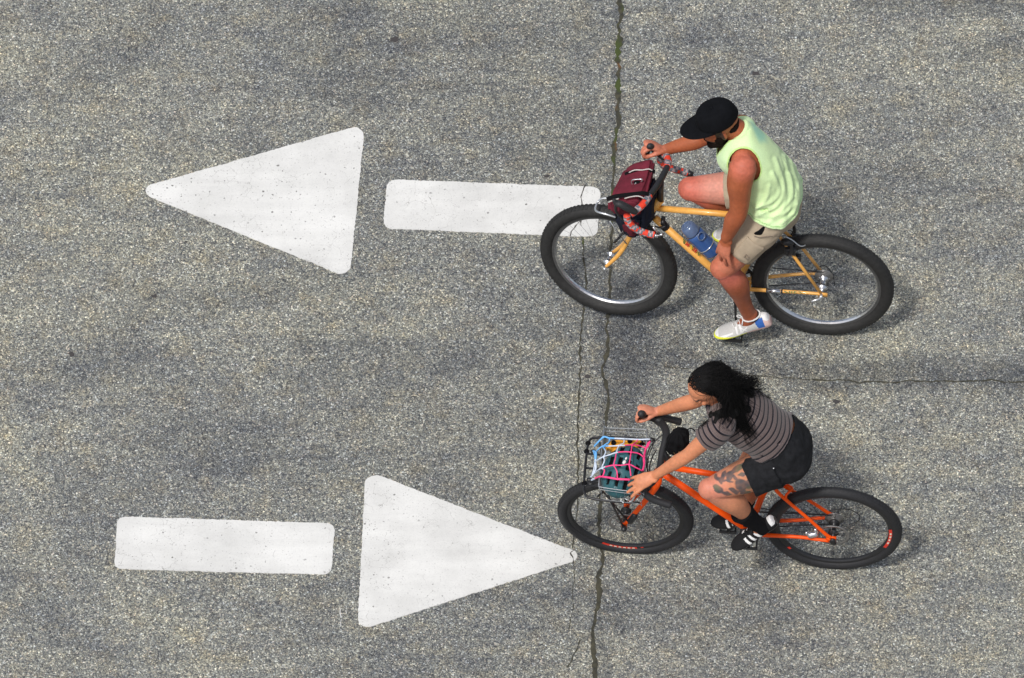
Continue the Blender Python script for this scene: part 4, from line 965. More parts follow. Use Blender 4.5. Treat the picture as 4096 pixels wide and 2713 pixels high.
def hand(mb, wrist, d, n, curls, thumb, sc_=1.0, spread=.10, knuckle=.088, mirror=1, curl_t=(.3, .3), lens=(.92, 1.0, .95, .76), fat=1.08):
    """palm and five fingers. d: wrist to knuckles, n: back of the hand; mirror +1 puts the thumb towards d x n"""
    d = d.normalized(); n = (n - d * n.dot(d)).normalized(); s = d.cross(n) * mirror
    k = sc_
    mb.tube([wrist - d * .02 * k, wrist + d * .02 * k, wrist + d * .055 * k, wrist + d * knuckle * k], [.026 * k, .030 * k, .040 * k, .041 * k], 16, flat=.42, up=s, smooth=4, round_end=True)
    L = [.046, .028, .021]; tips = []
    for i in range(4):
        off = (.029 - .0195 * i); base = wrist + d * ((knuckle - .006 + (.003, .007, .003, -.005)[i]) * k) + s * (off * k)
        a = spread * (1.5 - i) ; fd = (d + s * a).normalized(); nn = (n - fd * n.dot(fd)).normalized(); ang = 0; p = base; pts = [base - fd * .02 * k, base]; rr = [.0085 * k, .0095 * k]
        cu = curls[i]
        for j in range(3):
            ang += cu[j]; dd = fd * math.cos(ang) - nn * math.sin(ang)
            p = p + dd * (L[j] * k * lens[i]); pts.append(p); rr.append((.0088, .0080, .0066)[j] * k * (1.0 if i < 3 else .88))
        mb.tube(pts, [x_ * fat for x_ in rr], 10, smooth=3, round_end=True); tips.append(p)
    tb = wrist + d * .022 * k + s * .020 * k - n * .004 * k; t1 = tb + thumb[0].normalized() * .042 * k; t2 = t1 + thumb[1].normalized() * .032 * k; t3 = t2 + thumb[2].normalized() * .024 * k
    mb.tube([tb - d * .01 * k, tb, t1, t2, t3], [.014 * k, .0155 * k, .0115 * k, .0100 * k, .0078 * k], 12, smooth=3, round_end=True)
    return tips, t3
def head(mb, c, f, up, k=1.0, fem=False):
    f = f.normalized(); l = up.cross(f).normalized(); u = f.cross(l).normalized(); A = (f, l, u)
    q = lambda x, y, z: c + f * (x * k) + l * (y * k) + u * (z * k)
    e = lambda p, a, b, d, n=20, kk=14: mb.ell(q(*p), a * k, b * k, d * k, A, n, kk)
    e((-.012, 0, .028), .098, .077, .088); e((.018, 0, -.035), .072, .064 if not fem else .060, .080)
    e((.030, 0, -.072), .052, .050 if not fem else .044, .045); e((.062, 0, -.105), .026, .026 if not fem else .020, .020)
    e((.078, 0, .028), .014, .048, .012)
    for y in (.034, -.034): e((.062, y, -.030), .026, .020, .020); e((.078, y * .95, .004), .011, .015, .010)
    mb.tube([q(.086, 0, .012), q(.098, 0, -.012), q(.109, 0, -.034), q(.092, 0, -.042)], [.006 * k, .008 * k, .0115 * k, .009 * k], 10, smooth=3, round_end=True)
    for y in (.010, -.010): e((.096, y, -.038), .009, .008, .007, 10, 8)
    e((.086, 0, -.066), .010, .023, .0055, 14, 8); e((.084, 0, -.077), .010, .020, .0065, 14, 8)
    for sy in (1, -1):
        e((-.006, .074 * sy, -.022), .016, .009, .027, 14, 10)
    return A, q
def face_paint(p, q, c, f, l, u, k, skin, lip, brow, lid):
    r = p - c; x, y, z = r.dot(f) / k, r.dot(l) / k, r.dot(u) / k
    if x > .05 and abs(y) < .065 and -.09 < z < .05:
        if abs(z + .0715) < .0085 and abs(y) < .025: return lerp(lip, tuple(a * .45 for a in lip), 1 - min(1, abs(z + .0715) / .003))
        for s_ in (1, -1):
            yy = y * s_
            if .012 < yy < .056 and abs(z - .030 + (yy - .034) ** 2 * 3) < .005: return brow
            if abs(yy - .033) < .017 and abs(z - .001 + (yy - .033) ** 2 * 12) < .0035: return lid
    return skin

# ---------------------------------------- man
X = FM; P = X.P
man = empty('person', X.M, 'person in black cap, lime sleeveless top and khaki shorts riding the yellow bicycle', 'person')
hipN, hipF = V((.250, .088, .925)), V((.250, -.088, .925))
kneeN = P(2893, 1070, .205); ankN = MFN[3]
kneeF = P(2770, 757, -.085); ankF = MFF[3]
shN = P(2972, 668, .172); shF = V((.440, -.142, 1.272))
elN = P(2953, 850, .225); wrN = P(2906, 950, .238)
wrF = P(2661, 600, -.235); elF = shF.lerp(wrF, .52) + V((-.01, -.05, -.045))
hC = P(2872, 494, .02); hdir = V((.885, .31, -.35)).normalized(); hup = (V((0, 0, 1)) + V((.25, .05, 0))).normalized()
SD, FD = V((0, 1, 0)), V((1, 0, 0))
ax0 = V((.18, 0, .98)).normalized(); dep0 = V((.98, 0, -.18)).normalized(); dep1 = V((.90, 0, -.42)).normalized(); sdt = V((-.10, 1, 0)).normalized()
sdt2 = V((-.04, 1, .16)).normalized(); sdt = V((-.06, 1, .22)).normalized()
torso = [(V((.235, 0, .86)), .125, .090, SD, FD), (V((.238, 0, .93)), .150, .108, SD, FD), (V((.250, 0, 1.01)), .145, .105, SD, dep0), (V((.282, 0, 1.10)), .140, .102, SD, dep0),
         (V((.340, .005, 1.18)), .146, .104, sdt2, dep1), (V((.390, .008, 1.26)), .152, .098, sdt, dep1), (V((.418, .008, 1.325)), .140, .078, sdt, dep1), (V((.440, .005, 1.380)), .085, .062, sdt, dep1)]
mb = MB(); loft(mb, smooth_secs(torso))
limb(mb, [V((.430, 0, 1.36)), V((.465, .004, 1.41)), hC + V((-.035, -.01, -.02))], [.068, .056, .056], up=None)
for sh, s_ in ((shN, 1), (shF, -1)):
    mb.tube([V((.42, .05 * s_, 1.35)), sh], [.050, .058], 16, smooth=3, round_end=True)
    mb.ell(sh + V((.0, .004 * s_, -.010)), .066 if s_ > 0 else .05, .056, .074 if s_ > 0 else .054)
limb(mb, [shN, shN.lerp(elN, .35) + V((.008, .006, 0)), shN.lerp(elN, .7), elN, elN.lerp(wrN, .3) + V((.004, .004, 0)), elN.lerp(wrN, .7), wrN], [.068, .063, .052, .046, .047, .037, .030])
limb(mb, [shF, shF.lerp(elF, .35), shF.lerp(elF, .75), elF, elF.lerp(wrF, .3) + V((0, 0, -.006)), elF.lerp(wrF, .7), wrF], [.050, .046, .041, .039, .041, .033, .027])
for hp, kn, an, s_ in ((hipN, kneeN, ankN, 1), (hipF, kneeF, ankF, -1)):
    m1, m2 = hp.lerp(kn, .4), hp.lerp(kn, .8); sd = (an - kn).normalized(); back = V((-1, 0, 0)) - sd * V((-1, 0, 0)).dot(sd); back.normalize()
    w2 = 1.0 if s_ > 0 else 1.03
    limb(mb, [hp, m1, m2, kn], [.098, .090 * w2, .070 * w2, .060 * w2])
    mb.ell(kn + (kn - hp).normalized() * .008 - sd * .004, .060 * w2, .058 * w2, .060 * w2)
    limb(mb, [kn, kn.lerp(an, .15) + back * .004, kn.lerp(an, .38) + back * .020, kn.lerp(an, .68) + back * .008, an], [.055, .056, .062, .042, .036])
    fo = MFN if s_ > 0 else MFF; limb(mb, [an, an - fo[2] * .035, fo[0].lerp(fo[1], .5) + fo[2] * .038], [.036, .037, .028])
# near hand spread over the knee
hd = (P(2886, 1040, .262) - wrN).normalized(); hn = (cd * .8 + V((.5, .1, .3))).normalized()
tipsN, _ = hand(mb, wrN, hd, hn, [(.10, .22, .2), (.12, .24, .2), (.14, .22, .2), (.16, .25, .2)], [hd * .8 + V((.25, -.5, -.2)), hd + V((.2, -.25, -.3)), hd + V((0, -.1, -.4))], 1.0, .20, mirror=-1)
# far hand round the brake hood
hd2 = (P(2598, 578, -.225) - wrF).normalized(); hn2 = V((.15, -.25, 1)).normalized()
hand(mb, wrF - hd2 * .0, hd2, hn2, [(.9, 1.2, .8), (1.0, 1.2, .8), (1.05, 1.2, .8), (1.1, 1.2, .8)], [V((.8, .55, -.1)), V((.95, .2, -.35)), V((.95, -.15, -.5))], 1.0, .06, knuckle=.082, mirror=-1)
Ax, hq = head(mb, hC, hdir, hup, 1.0)
body = fused('body', mb, .0042, 5, M['skin'], man)
tan, tan2, pink, pinker, palm_ = (.36, .098, .038), (.32, .088, .038), (.60, .255, .19), (.60, .16, .11), (.50, .165, .095)
F_, L_, U_ = Ax
def man_col(p):
    c = tan
    d, t = segd(p, shN, elN); d2, t2 = segd(p, elN, wrN)
    if p.z < 1.0 and p.x > .20:
        c = tan
        for hp, kn, an, s_ in ((hipN, kneeN, ankN, 1), (hipF, kneeF, ankF, -1)):
            dt, tt = segd(p, hp, kn); ds, ts = segd(p, kn, an)
            oh, ok_, oa = (hipF, kneeF, ankF) if s_ > 0 else (hipN, kneeN, ankN)
            if min(dt, ds) < .13 and min(dt, ds) <= min(segd(p, oh, ok_)[0], segd(p, ok_, oa)[0]):
                base = lerp(pink, pinker, sstep(.72, 1.0, tt)) if dt <= ds else lerp(pinker, tan2, sstep(.05, .35, ts))
                if s_ > 0 and dt <= ds: base = lerp((.50, .20, .13), (.50, .15, .085), sstep(.6, 1, tt))
                c = base
    hd_ = (p - wrN).dot((tipsN[1] - wrN).normalized())
    if segd(p, wrN, tipsN[1])[0] < .055 and hd_ > -.01 and d2 < .5: c = lerp(tan, palm_, sstep(0, .06, hd_)); 
    kd = segd(p, elN, wrN)[0]
    if kd < .05: c = tan
    if (p - shN).length < .10: c = lerp((.54, .145, .085), c if kd > .05 else tan, sstep(.04, .10, (p - shN - V((0, .02, .03))).length))
    if (p - wrF).length < .16 and p.x > wrF.x - .02: c = lerp(tan, (.56, .19, .115), sstep(-.02, .04, p.x - wrF.x))
    fc = face_paint(p, hq, hC, F_, L_, U_, 1.0, None, (.35, .10, .08), (.03, .02, .015), (.05, .03, .025))
    if fc: c = fc
    r = p - hC
    if r.length < .14 and r.dot(U_) < -.055 and r.dot(F_) > -.012: c = (.030, .017, .012)
    if r.length < .14 and -.06 < r.dot(U_) < .03 and abs(r.dot(F_) - .012) < .02 and abs(r.dot(L_)) > .05: c = (.04, .022, .015)
    n = noise.noise(p * 9) * .10 + noise.noise(p * 24) * .10 + noise.noise(p * 80) * .12
    return tuple(max(0, x * (1 + n)) for x in c)
paint(body, man_col)
# beard
mb = MB(); e_ = lambda p, a, b, d: mb.ell(hq(*p), a, b, d, Ax, 18, 12)
e_((.034, 0, -.090), .058, .055, .040); e_((.070, 0, -.112), .026, .028, .022); e_((.020, .040, -.050), .034, .028, .038); e_((.020, -.040, -.050), .034, .028, .038); e_((.088, 0, -.056), .010, .026, .006)
bd_ = fused('beard', mb, .004, 2, M['beard'], man); displace(bd_, lambda p, n: noise.noise(p * 120) * .003 + .001)
# cap: crown, button and brim
capo = MB()
def capshell(grow, zlo, zhi, flat_, nseg=40, nk=16):
    rings = []
    for i in range(nk + 1):
        t = i / nk; z = zlo + (zhi - zlo) * math.sin(t * PI / 2) ** 1.0; w_ = math.cos(t * PI / 2) ** flat_
        rings.append([hq((-.008 + .113 * grow * w_ * math.cos(a)), 0.098 * grow * w_ * math.sin(a) * 1.0, z + .006 * math.cos(a) * (1 - t)) for a in [2 * PI * j / nseg for j in range(nseg)]])
    return rings
rg = capshell(.93, .034, .118, .42); capo.rings(rg, cap=True)
cap = capo.build('cap', M['cap'], man)
displace(cap, lambda p, n: .0016 * abs(math.sin(math.atan2((p - hC).dot(L_), (p - hC).dot(F_) + .008) * 2.5)) + noise.noise(p * 22) * .005)
mb = MB(); mb.ell(hq(-.008, 0, .1185), .008, .008, .004, Ax, 10, 6); mb.build('cap_button', M['cap'], cap)
mb = MB(); rings = []
for i in range(9):
    t = i / 8; r = []
    for j in range(25):
        a = -1.36 + 2.72 * j / 24; w0x, w0y = -.008 + .098 * math.cos(a), .090 * math.sin(a); ext = .094 * max(0., math.cos(a * 1.15)) ** .42
        r.append(hq(w0x + ext * t, w0y * (1 + .03 * t), .044 - .004 * t - 1.5 * (w0y ** 2) * (.35 + .65 * t)))
    rings.append(r)
b0 = len(mb.v)
for r in rings: mb.v += r
for i in range(8):
    for j in range(24): mb.face((i * 25 + j, i * 25 + j + 1, (i + 1) * 25 + j + 1, (i + 1) * 25 + j))
br = mb.build('brim', M['cap'], cap); s2 = br.modifiers.new('t', 'SOLIDIFY'); s2.thickness = .004
# hair at the nape below the cap
mb = MB(); mb.ell(hq(-.055, 0, -.020), .045, .066, .045, Ax, 20, 12); hr = fused('hair', mb, .004, 1, M['beard'], man); displace(hr, lambda p, n: noise.noise(p * 100) * .003)
# cargo shorts
mb = MB(); loft(mb, smooth_secs([(V((.235, 0, .845)), .145, .108, SD, FD), (V((.240, 0, .92)), .168, .122, SD, FD), (V((.252, 0, .985)), .150, .110, SD, dep0), (V((.265, 0, 1.02)), .135, .095, SD, dep0)]), 28)
hemN, hemF = hipN.lerp(kneeN, .70), hipF.lerp(kneeF, .60)
mb.tube([hipN, hipN.lerp(kneeN, .4), hemN, hemN + (kneeN - hipN).normalized() * .02], [.103, .101, .090, .089], 24, smooth=4)
mb.tube([hipF, hipF.lerp(kneeF, .35), hemF, hemF + (kneeF - hipF).normalized() * .02], [.103, .105, .101, .101], 24, smooth=4)
sh_ = fused('shorts', mb, .005, 4, M['khaki'], man)
displace(sh_, lambda p, n: noise.noise(V((p.x * 9, p.y * 9, p.z * 22))) * .008 + noise.noise(p * 30) * .003)
dN, dF = (kneeN - hipN).normalized(), (kneeF - hipF).normalized()
clear(sh_, [body], .005)
carve(sh_, lambda p: ((p - hemN).dot(dN) > .0 and (p - hemN).length < .15) or ((p - hemF).dot(dF) > .0 and (p - hemF).length < .15) or p.z > 1.05, .004)
mb = MB(); u0 = (cd - dN * cd.dot(dN)).normalized(); v0 = dN.cross(u0).normalized()
def onthigh(t, a, r=.104):
    return hipN + (kneeN - hipN) * t + (u0 * math.cos(a) + v0 * math.sin(a)) * r
rings = []
for i in range(9):
    t = .36 + .33 * i / 8; rings.append([onthigh(t, -.95 + 1.1 * j / 10, .1085 - .045 * (t - .36)) for j in range(11)])
for r in rings: mb.v += r
for i in range(8):
    for j in range(10): mb.face((i * 11 + j, i * 11 + j + 1, (i + 1) * 11 + j + 1, (i + 1) * 11 + j))
pk = mb.build('cargo_pocket', M['khaki'], sh_); s3 = pk.modifiers.new('t', 'SOLIDIFY'); s3.thickness = .010
mb = MB(); c = onthigh(.58, -.45, .1060); mb.rings([[c + (dN * math.cos(2 * PI * k / 4 + .78) + v0 * math.sin(2 * PI * k / 4 + .78)) * r + u0 * z for k in range(4)] for r, z in [(.0135, -.004), (.0135, .002), (.009, .002), (.009, -.004)]], close=True)
mb.build('pocket_logo', M['khaki_dark'], pk, smooth=False)
st_ = bvh_of([sh_]); cl_ = X.Mi @ CAMP
def onsh(u, v, off):
    d = (P(u, v, 0) - cl_).normalized(); h = st_.ray_cast(cl_, d); return (h[0] if h[0] else P(u, v, .17)) - d * off
mb = MB(); mb.tube([onsh(u, v, .002) for u, v in ((3018, 936), (3030, 934), (3042, 930), (3050, 918), (3056, 908))], [.007, .014, .017, .012, .006], 12, smooth=4, flat=.28, up=(P(3060, 950, .17) - P(3030, 920, .17)).normalized()); mb.build('pocket_opening', M['black_matte'], sh_)
mb = MB(); mb.tube([onsh(u, v, .001) for u, v in ((3018, 945), (3040, 951), (3075, 946), (3120, 944))], .0035, 8, smooth=4); mb.build('pocket_seam', M['khaki_dark'], sh_)
# sleeveless top
tops = [(V((.262, 0, .79)), .200, .146, SD, FD), (V((.262, 0, .88)), .203, .150, SD, FD), (V((.272, 0, .97)), .186, .148, SD, dep0), (V((.300, 0, 1.07)), .168, .140, SD, dep0),
        (V((.348, .005, 1.17)), .160, .140, sdt2, dep1), (V((.408, .008, 1.25)), .160, .144, sdt, dep1), (V((.435, .008, 1.315)), .150, .120, sdt, dep1), (V((.440, .006, 1.365)), .112, .090, sdt, dep1), (V((.447, .004, 1.396)), .075, .072, sdt, dep1)]
mb = MB(); loft(mb, smooth_secs(tops), 36)
for sh, s_ in ((shN, 1), (shF, -1)): mb.tube([V((.43, .04 * s_, 1.352)), sh.lerp(V((.43, .05 * s_, 1.35)), .45)], [.058, .062], 20, round_end=True)
topo = fused('tank_top', mb, .0048, 5, M['lime'], man)
def armhole(p):
    """below 1 inside an armhole: a rounded opening about each shoulder joint"""
    sh = shN if p.y > 0 else shF; dz = p.z - sh.z + .022
    return math.sqrt(((p.x - sh.x + .004) / .092) ** 2 + ((abs(p.y) - abs(sh.y) - .030) / .105) ** 2 + (dz / (.100 if dz < 0 else .15)) ** 2)
FC = [[(1000, 470), (1032, 640), (1012, 780), (935, 855)], [(962, 450), (1000, 620), (980, 735), (880, 825)], [(905, 470), (950, 640), (905, 755), (800, 800)], [(860, 640), (838, 720), (775, 775)], [(885, 560), (925, 660), (880, 730), (790, 765)], [(985, 560), (1010, 700), (960, 800), (860, 850)], [(1040, 620), (1046, 700), (1005, 800)], [(1020, 740), (960, 790), (860, 820), (770, 810)]]
mx_, my_ = (X.Mi.to_3x3() @ RT).normalized(), (X.Mi.to_3x3() @ UP).normalized()
FCP = []
for c_ in FC:
    q_, _ = catmull([V((P(2500 + x * .6695, 320 + y * .6695, .12).dot(mx_), P(2500 + x * .6695, 320 + y * .6695, .12).dot(my_), 0)) for x, y in c_], [1.] * len(c_), 6); FCP.append(q_)
def creases(p, n):
    if n.dot(cd) < .05: return 0
    q_ = V((p.dot(mx_), p.dot(my_), 0)); f = 0
    for k, c_ in enumerate(FCP):
        d = min(segd(q_, a, b)[0] for a, b in zip(c_, c_[1:]))
        f += math.exp(-(d / .0085) ** 2) - .55 * math.exp(-((d - .019) / .010) ** 2)
    return .0048 * f
HEM = lambda p: p.z - (.958 - .026 * sstep(.02, .15, p.y) * math.exp(-((p.x - .20) / .09) ** 2) + .004 * math.sin(p.y * 30))
NK = lambda p: segd(p, V((.500, .004, 1.435)), V((.64, .03, 1.235)))[0] - .074 if p.z > 1.15 else 1
def fold(p, n):
    side = math.atan2(p.y, -(p.x - .24)); h = p.z + .25 * (p.x - .2)
    low = 1 - sstep(1.05, 1.32, h)
    w_ = math.sin(28 * (p.z - .55 * p.x) - 5.5 * abs(p.y) * 4 + 3.0 * noise.noise(p * 4)) * (.5 + .5 * noise.noise(p * 3 + V((3, 1, 2))))
    v_ = math.sin(side * 9 + p.z * 9 + 2.4 * noise.noise(p * 6))
    f = low * (.0135 * w_ + .0065 * v_) + noise.noise(p * 11) * .006 + noise.noise(p * 26) * .0022
    if p.z > 1.28: f *= .45
    gather = math.exp(-((HEM(p) - .014) / .02) ** 2) * .005
    return f + gather
displace(topo, fold); clear(topo, [body, sh_], .010); clear(topo, [body, sh_], .012); relax(topo, 4); displace(topo, creases); clear(topo, [body, sh_], .004)
def cut_top(p): return HEM(p) < 0 or armhole(p) < 1 or NK(p) < 0
carve(topo, cut_top, .0025)
def lime_col(p):
    c = (.68, .88, .46); c = lerp(c, (.63, .86, .52), sstep(.0, .5, noise.noise(p * 5) + .1) * .5)
    hem = HEM(p)
    if .014 < hem < .020: c = (.36, .62, .24)
    sw = (p - V((.345, -.02, 1.385))).length; c = lerp((.34, .66, .45), c, sstep(.03, .085, sw + noise.noise(p * 20) * .02))
    if armhole(p) < 1.10 or NK(p) < .009: c = (.55, .78, .27)
    return c
paint(topo, lime_col)
def shoe(parent, heel, toe, up, length, mats, mf, w_=1.0, name='shoe', collar=.088):
    """heel and toe are on the sole line; mf(t, s, z) picks the material"""
    d = (toe - heel).normalized(); up = (up - d * up.dot(d)).normalized(); s = up.cross(d).normalized()
    secs = [(0, .024, .050, .010), (.03, .031, .078, .004), (.10, .036, collar, .001), (.24, .038, collar + .002, .0), (.38, .039, collar - .006, .0), (.48, .041, .072, .0), (.56, .045, .060, .0), (.68, .049, .052, .001), (.80, .048, .044, .004), (.90, .040, .036, .009), (.97, .026, .028, .014), (1.0, .012, .022, .017)]
    C, A = catmull([V((t, 0, 0)) for t, *_ in secs], [a for _, a, _, _ in secs], 14); _, B = catmull([V((t, 0, 0)) for t, *_ in secs], [b for _, _, b, _ in secs], 14); _, Z = catmull([V((t, 0, 0)) for t, *_ in secs], [z for *_, z in secs], 14)
    n = 128; rings = []; info = []
    for c, a, b, z in zip(C, A, B, Z):
        r = []; inf = []
        for k in range(n):
            th_ = 2 * PI * k / n - PI / 2; x, y = math.cos(th_), math.sin(th_)
            top = (y + 1) / 2; wx = a * w_ * (abs(x) ** .7) * math.copysign(1, x) * (1 - .38 * top ** 1.5 if top > .0 else 1)
            h = z + (b - z) * (top ** .9)
            bend = s * (.010 * math.sin(c.x * PI)) * 0
            r.append(heel + d * (length * c.x) + s * wx + up * h + bend); inf.append((c.x, x, h))
        rings.append(r); info.append(inf)
    mb = MB(); mb.rings(rings, mf=lambda i, j: mf(*info[min(i, len(info) - 1)][j]))
    return mb.build(name, mats, parent), d, s, up
SM = [M['shoe_grey'], M['shoe_white'], M['shoe_blue'], M['shoe_pink'], M['shoe_yellow'], M['black_matte']]
def smf(t, x, h):
    if h < .025 + .004 * math.sin(t * 9): return 4 if t > .42 else 3
    if t < .09: return 3 if h < .05 + .02 * (t / .09) else 1
    if .085 < t < .20 + (h - .03) * .8 and h < .080: return 2
    if h > .083: return 1
    if abs(x) > .4 and (abs(h - .03 - (t - .40) * .28) < .004 and .40 < t < .58 or abs(h - .052 + (t - .38) * .16) < .004 and .38 < t < .60 or abs(t - .50) < .018 and h > .022 or abs(t - .575) < .016 and h > .022): return 1
    if t > .90 or h < .027: return 1
    if .64 < t < .90 and abs(h - .036 + (t - .7) * .05) < .0035: return 1
    return 0
def laces(parent, heel, d, s, up, L, mat, w=.022):
    mb = MB()
    for i in range(4):
        t = .42 + i * .062; z = .073 - i * .0042
        mb.tube([heel + d * (L * t) + s * w + up * (z - .006), heel + d * (L * (t + .02)) + up * (z + .004), heel + d * (L * (t + .045)) - s * w + up * (z - .012)], .0027, 6, smooth=3)
    b = heel + d * (L * .41) + up * .081
    mb.tube([b, b + s * .02 + up * .012, b + s * .035 + d * .01 - up * .004, b + s * .012], .0025, 6, smooth=4); mb.tube([b, b - s * .02 + up * .012 + d * .02, b - s * .032 + d * .04 - up * .006, b], .0025, 6, smooth=4)
    mb.build('laces', mat, parent)
for (heel, toe, up0, ank, _), s_ in ((MFN, 1), (MFF, -1)):
    sho, d, s, up = shoe(man, heel, toe, up0, (toe - heel).length, SM, smf, 1.14); laces(sho, heel, d, s, up, (toe - heel).length, M['shoe_white'])
    mb = MB(); L = (toe - heel).length; c = heel + d * (L * .27) + up * .090; mb.rings([[c + (d * math.cos(2 * PI * k / 20) * .050 + s * math.sin(2 * PI * k / 20) * .040) * q_ + up * z for k in range(20)] for q_, z in [(.86, -.004), (1.0, -.002), (1.0, .006), (.86, .005)]], close=True); mb.build('shoe_collar', M['shoe_white'], sho)
    limb_ = MB(); limb_.tube([c - up * .012, c + up * .004], [.043, .039], 16, flat=.85, up=d); limb_.build('sock', M['black_matte'], man)

# ring on the near hand
mb = MB(); mb.ring(tipsN[1].lerp(wrN, .40) + hn * .0, hn.normalized(), hd.cross(hn).normalized(), .0100, .0022, 16, 6); mb.build('finger_ring', M['steel'], man)

# ---------------------------------------- woman
X = FWo; P = X.P
wo = empty('person', X.M, 'person with long curly black hair and striped tee riding the orange bicycle', 'person')
hipN, hipF = V((.285, .085, .955)), V((.285, -.085, .955))
kneeN = P(2848, 1955, .175); ankN = WFN[3]; kneeF = V((.445, -.09, .60)); ankF = WFF[3]
shN = P(2888, 1704, .155); elN = P(2750, 1822, .205); wrN = P(2624, 1900, .205)
shF = V((.565, -.150, 1.315)); elF = P(2790, 1600, -.19); wrF = P(2632, 1646, -.225)
hC = P(2829, 1546, .03); hdir = V((.645, .452, -.58)).normalized(); hup = (V((.15, .05, 1))).normalized()
tx = V((.60, 0, .80)); dp = V((.80, 0, -.60)).normalized(); dpa = V((.93, 0, -.36)).normalized()
torso = [(V((.255, 0, .895)), .125, .105, SD, FD), (V((.258, 0, .955)), .160, .128, SD, FD), (V((.285, 0, 1.025)), .148, .112, SD, dpa), (V((.335, 0, 1.095)), .122, .092, SD, dp),
         (V((.405, 0, 1.175)), .130, .098, SD, dp), (V((.475, 0, 1.250)), .140, .102, SD, dp), (V((.535, 0, 1.310)), .130, .080, SD, dp), (V((.570, 0, 1.348)), .070, .055, SD, dp)]
mb = MB(); loft(mb, smooth_secs(torso))
limb(mb, [V((.560, 0, 1.34)), V((.585, .004, 1.39)), hC + V((-.035, -.01, -.02))], [.054, .046, .046])
for sh, s_ in ((shN, 1), (shF, -1)):
    mb.tube([V((.56, .04 * s_, 1.335)), sh], [.044, .046], 16, round_end=True); mb.ell(sh, .048, .046, .050)
limb(mb, [shN, shN.lerp(elN, .4), shN.lerp(elN, .75), elN, elN.lerp(wrN, .3), elN.lerp(wrN, .7), wrN], [.045, .043, .038, .0335, .034, .027, .0225])
limb(mb, [shF, shF.lerp(elF, .4), shF.lerp(elF, .75), elF, elF.lerp(wrF, .3), elF.lerp(wrF, .7), wrF], [.045, .042, .038, .036, .037, .030, .0235])
for hp, kn, an, s_ in ((hipN, kneeN, ankN, 1), (hipF, kneeF, ankF, -1)):
    sd = (an - kn).normalized(); back = V((-1, 0, 0)) - sd * V((-1, 0, 0)).dot(sd); back.normalize()
    limb(mb, [hp, hp.lerp(kn, .4), hp.lerp(kn, .8), kn], [.096, .088, .068, .056])
    mb.ell(kn + (kn - hp).normalized() * .010 - sd * .006, .055, .054, .056)
    limb(mb, [kn, kn.lerp(an, .15) + back * .004, kn.lerp(an, .38) + back * .022, kn.lerp(an, .68) + back * .010, an], [.055, .059, .063, .043, .034])
    fo = WFN if s_ > 0 else WFF; limb(mb, [an, an - fo[2] * .03, fo[0].lerp(fo[1], .45) + fo[2] * .034], [.032, .034, .026])
hd = (P(2545, 1937, .235) - wrN).normalized(); hn = (cd * .8 + V((.1, .0, .4))).normalized()
tw, _ = hand(mb, wrN, hd, hn, [(.05, .2, .12), (.10, .2, .12), (.22, .35, .2), (.30, .35, .2)], [hd + V((.2, -.6, .05)), hd + V((.15, -.4, -.2)), hd + V((.1, -.1, -.4))], .92, .15, mirror=-1, fat=1.22)
hd2 = (P(2590, 1640, -.215) - wrF).normalized(); hn2 = V((-.1, -.35, 1)).normalized()
hand(mb, wrF, hd2, hn2, [(.55, .9, .8), (.9, 1.1, .8), (1.0, 1.1, .8), (1.05, 1.1, .8)], [V((.7, .65, -.1)), V((.9, .35, -.35)), V((.85, -.05, -.5))], .92, .08, knuckle=.078, mirror=-1)
Ax, hq = head(mb, hC, hdir, hup, .95, True); F_, L_, U_ = Ax
body = fused('body', mb, .0040, 3, M['skin'], wo)
ws, ws2, wth = (.60, .235, .118), (.55, .225, .120), (.62, .26, .165)
wN = kneeN - hipN
INK = [(693, 805, 42, 34, .3), (640, 732, 45, 15, -.5), (668, 712, 38, 12, -.4), (585, 755, 14, 34, .5), (562, 775, 28, 11, .9), (602, 782, 42, 7, .1), (552, 832, 38, 22, .5), (512, 836, 28, 6, .1), (590, 852, 48, 10, .25), (645, 838, 34, 13, .5), (722, 850, 55, 12, .2), (543, 762, 9, 22, -.4), (680, 694, 40, 9, -.5), (622, 760, 13, 26, .7), (740, 800, 30, 30, 0), (655, 765, 24, 9, .8), (700, 745, 26, 12, -.2)]
INKP = [(P(2500 + x * .6695, 1400 + y * .6695, .14), a * .6695 / PPM, b * .6695 / PPM, t) for x, y, a, b, t in INK]
ix = (X.Mi.to_3x3() @ RT).normalized(); iy = (X.Mi.to_3x3() @ UP).normalized() * -1
def tattoo(p):
    """inked leaves and scrolls laid out on the outer side of the left thigh"""
    t = (p - hipN).dot(wN) / wN.length_squared; r = p - hipN - wN * t
    if not (.10 < t < .95 and r.length < .14) or r.dot(cd) < -.02: return 0
    n1 = V((noise.noise(p * 42), noise.noise(p * 42 + V((5, 5, 5))), 0)) * .007
    v = 0
    for c, a, b, th in INKP:
        d = p - c; x_, y_ = d.dot(ix) + n1.x, d.dot(iy) + n1.y; ct, st_ = math.cos(th), math.sin(th); u_, w_ = (x_ * ct + y_ * st_) / a, (-x_ * st_ + y_ * ct) / b
        v = max(v, 1 - sstep(.85, 1.12, math.sqrt(u_ * u_ + w_ * w_)))
    return v * (.92 + .2 * noise.noise(p * 50))
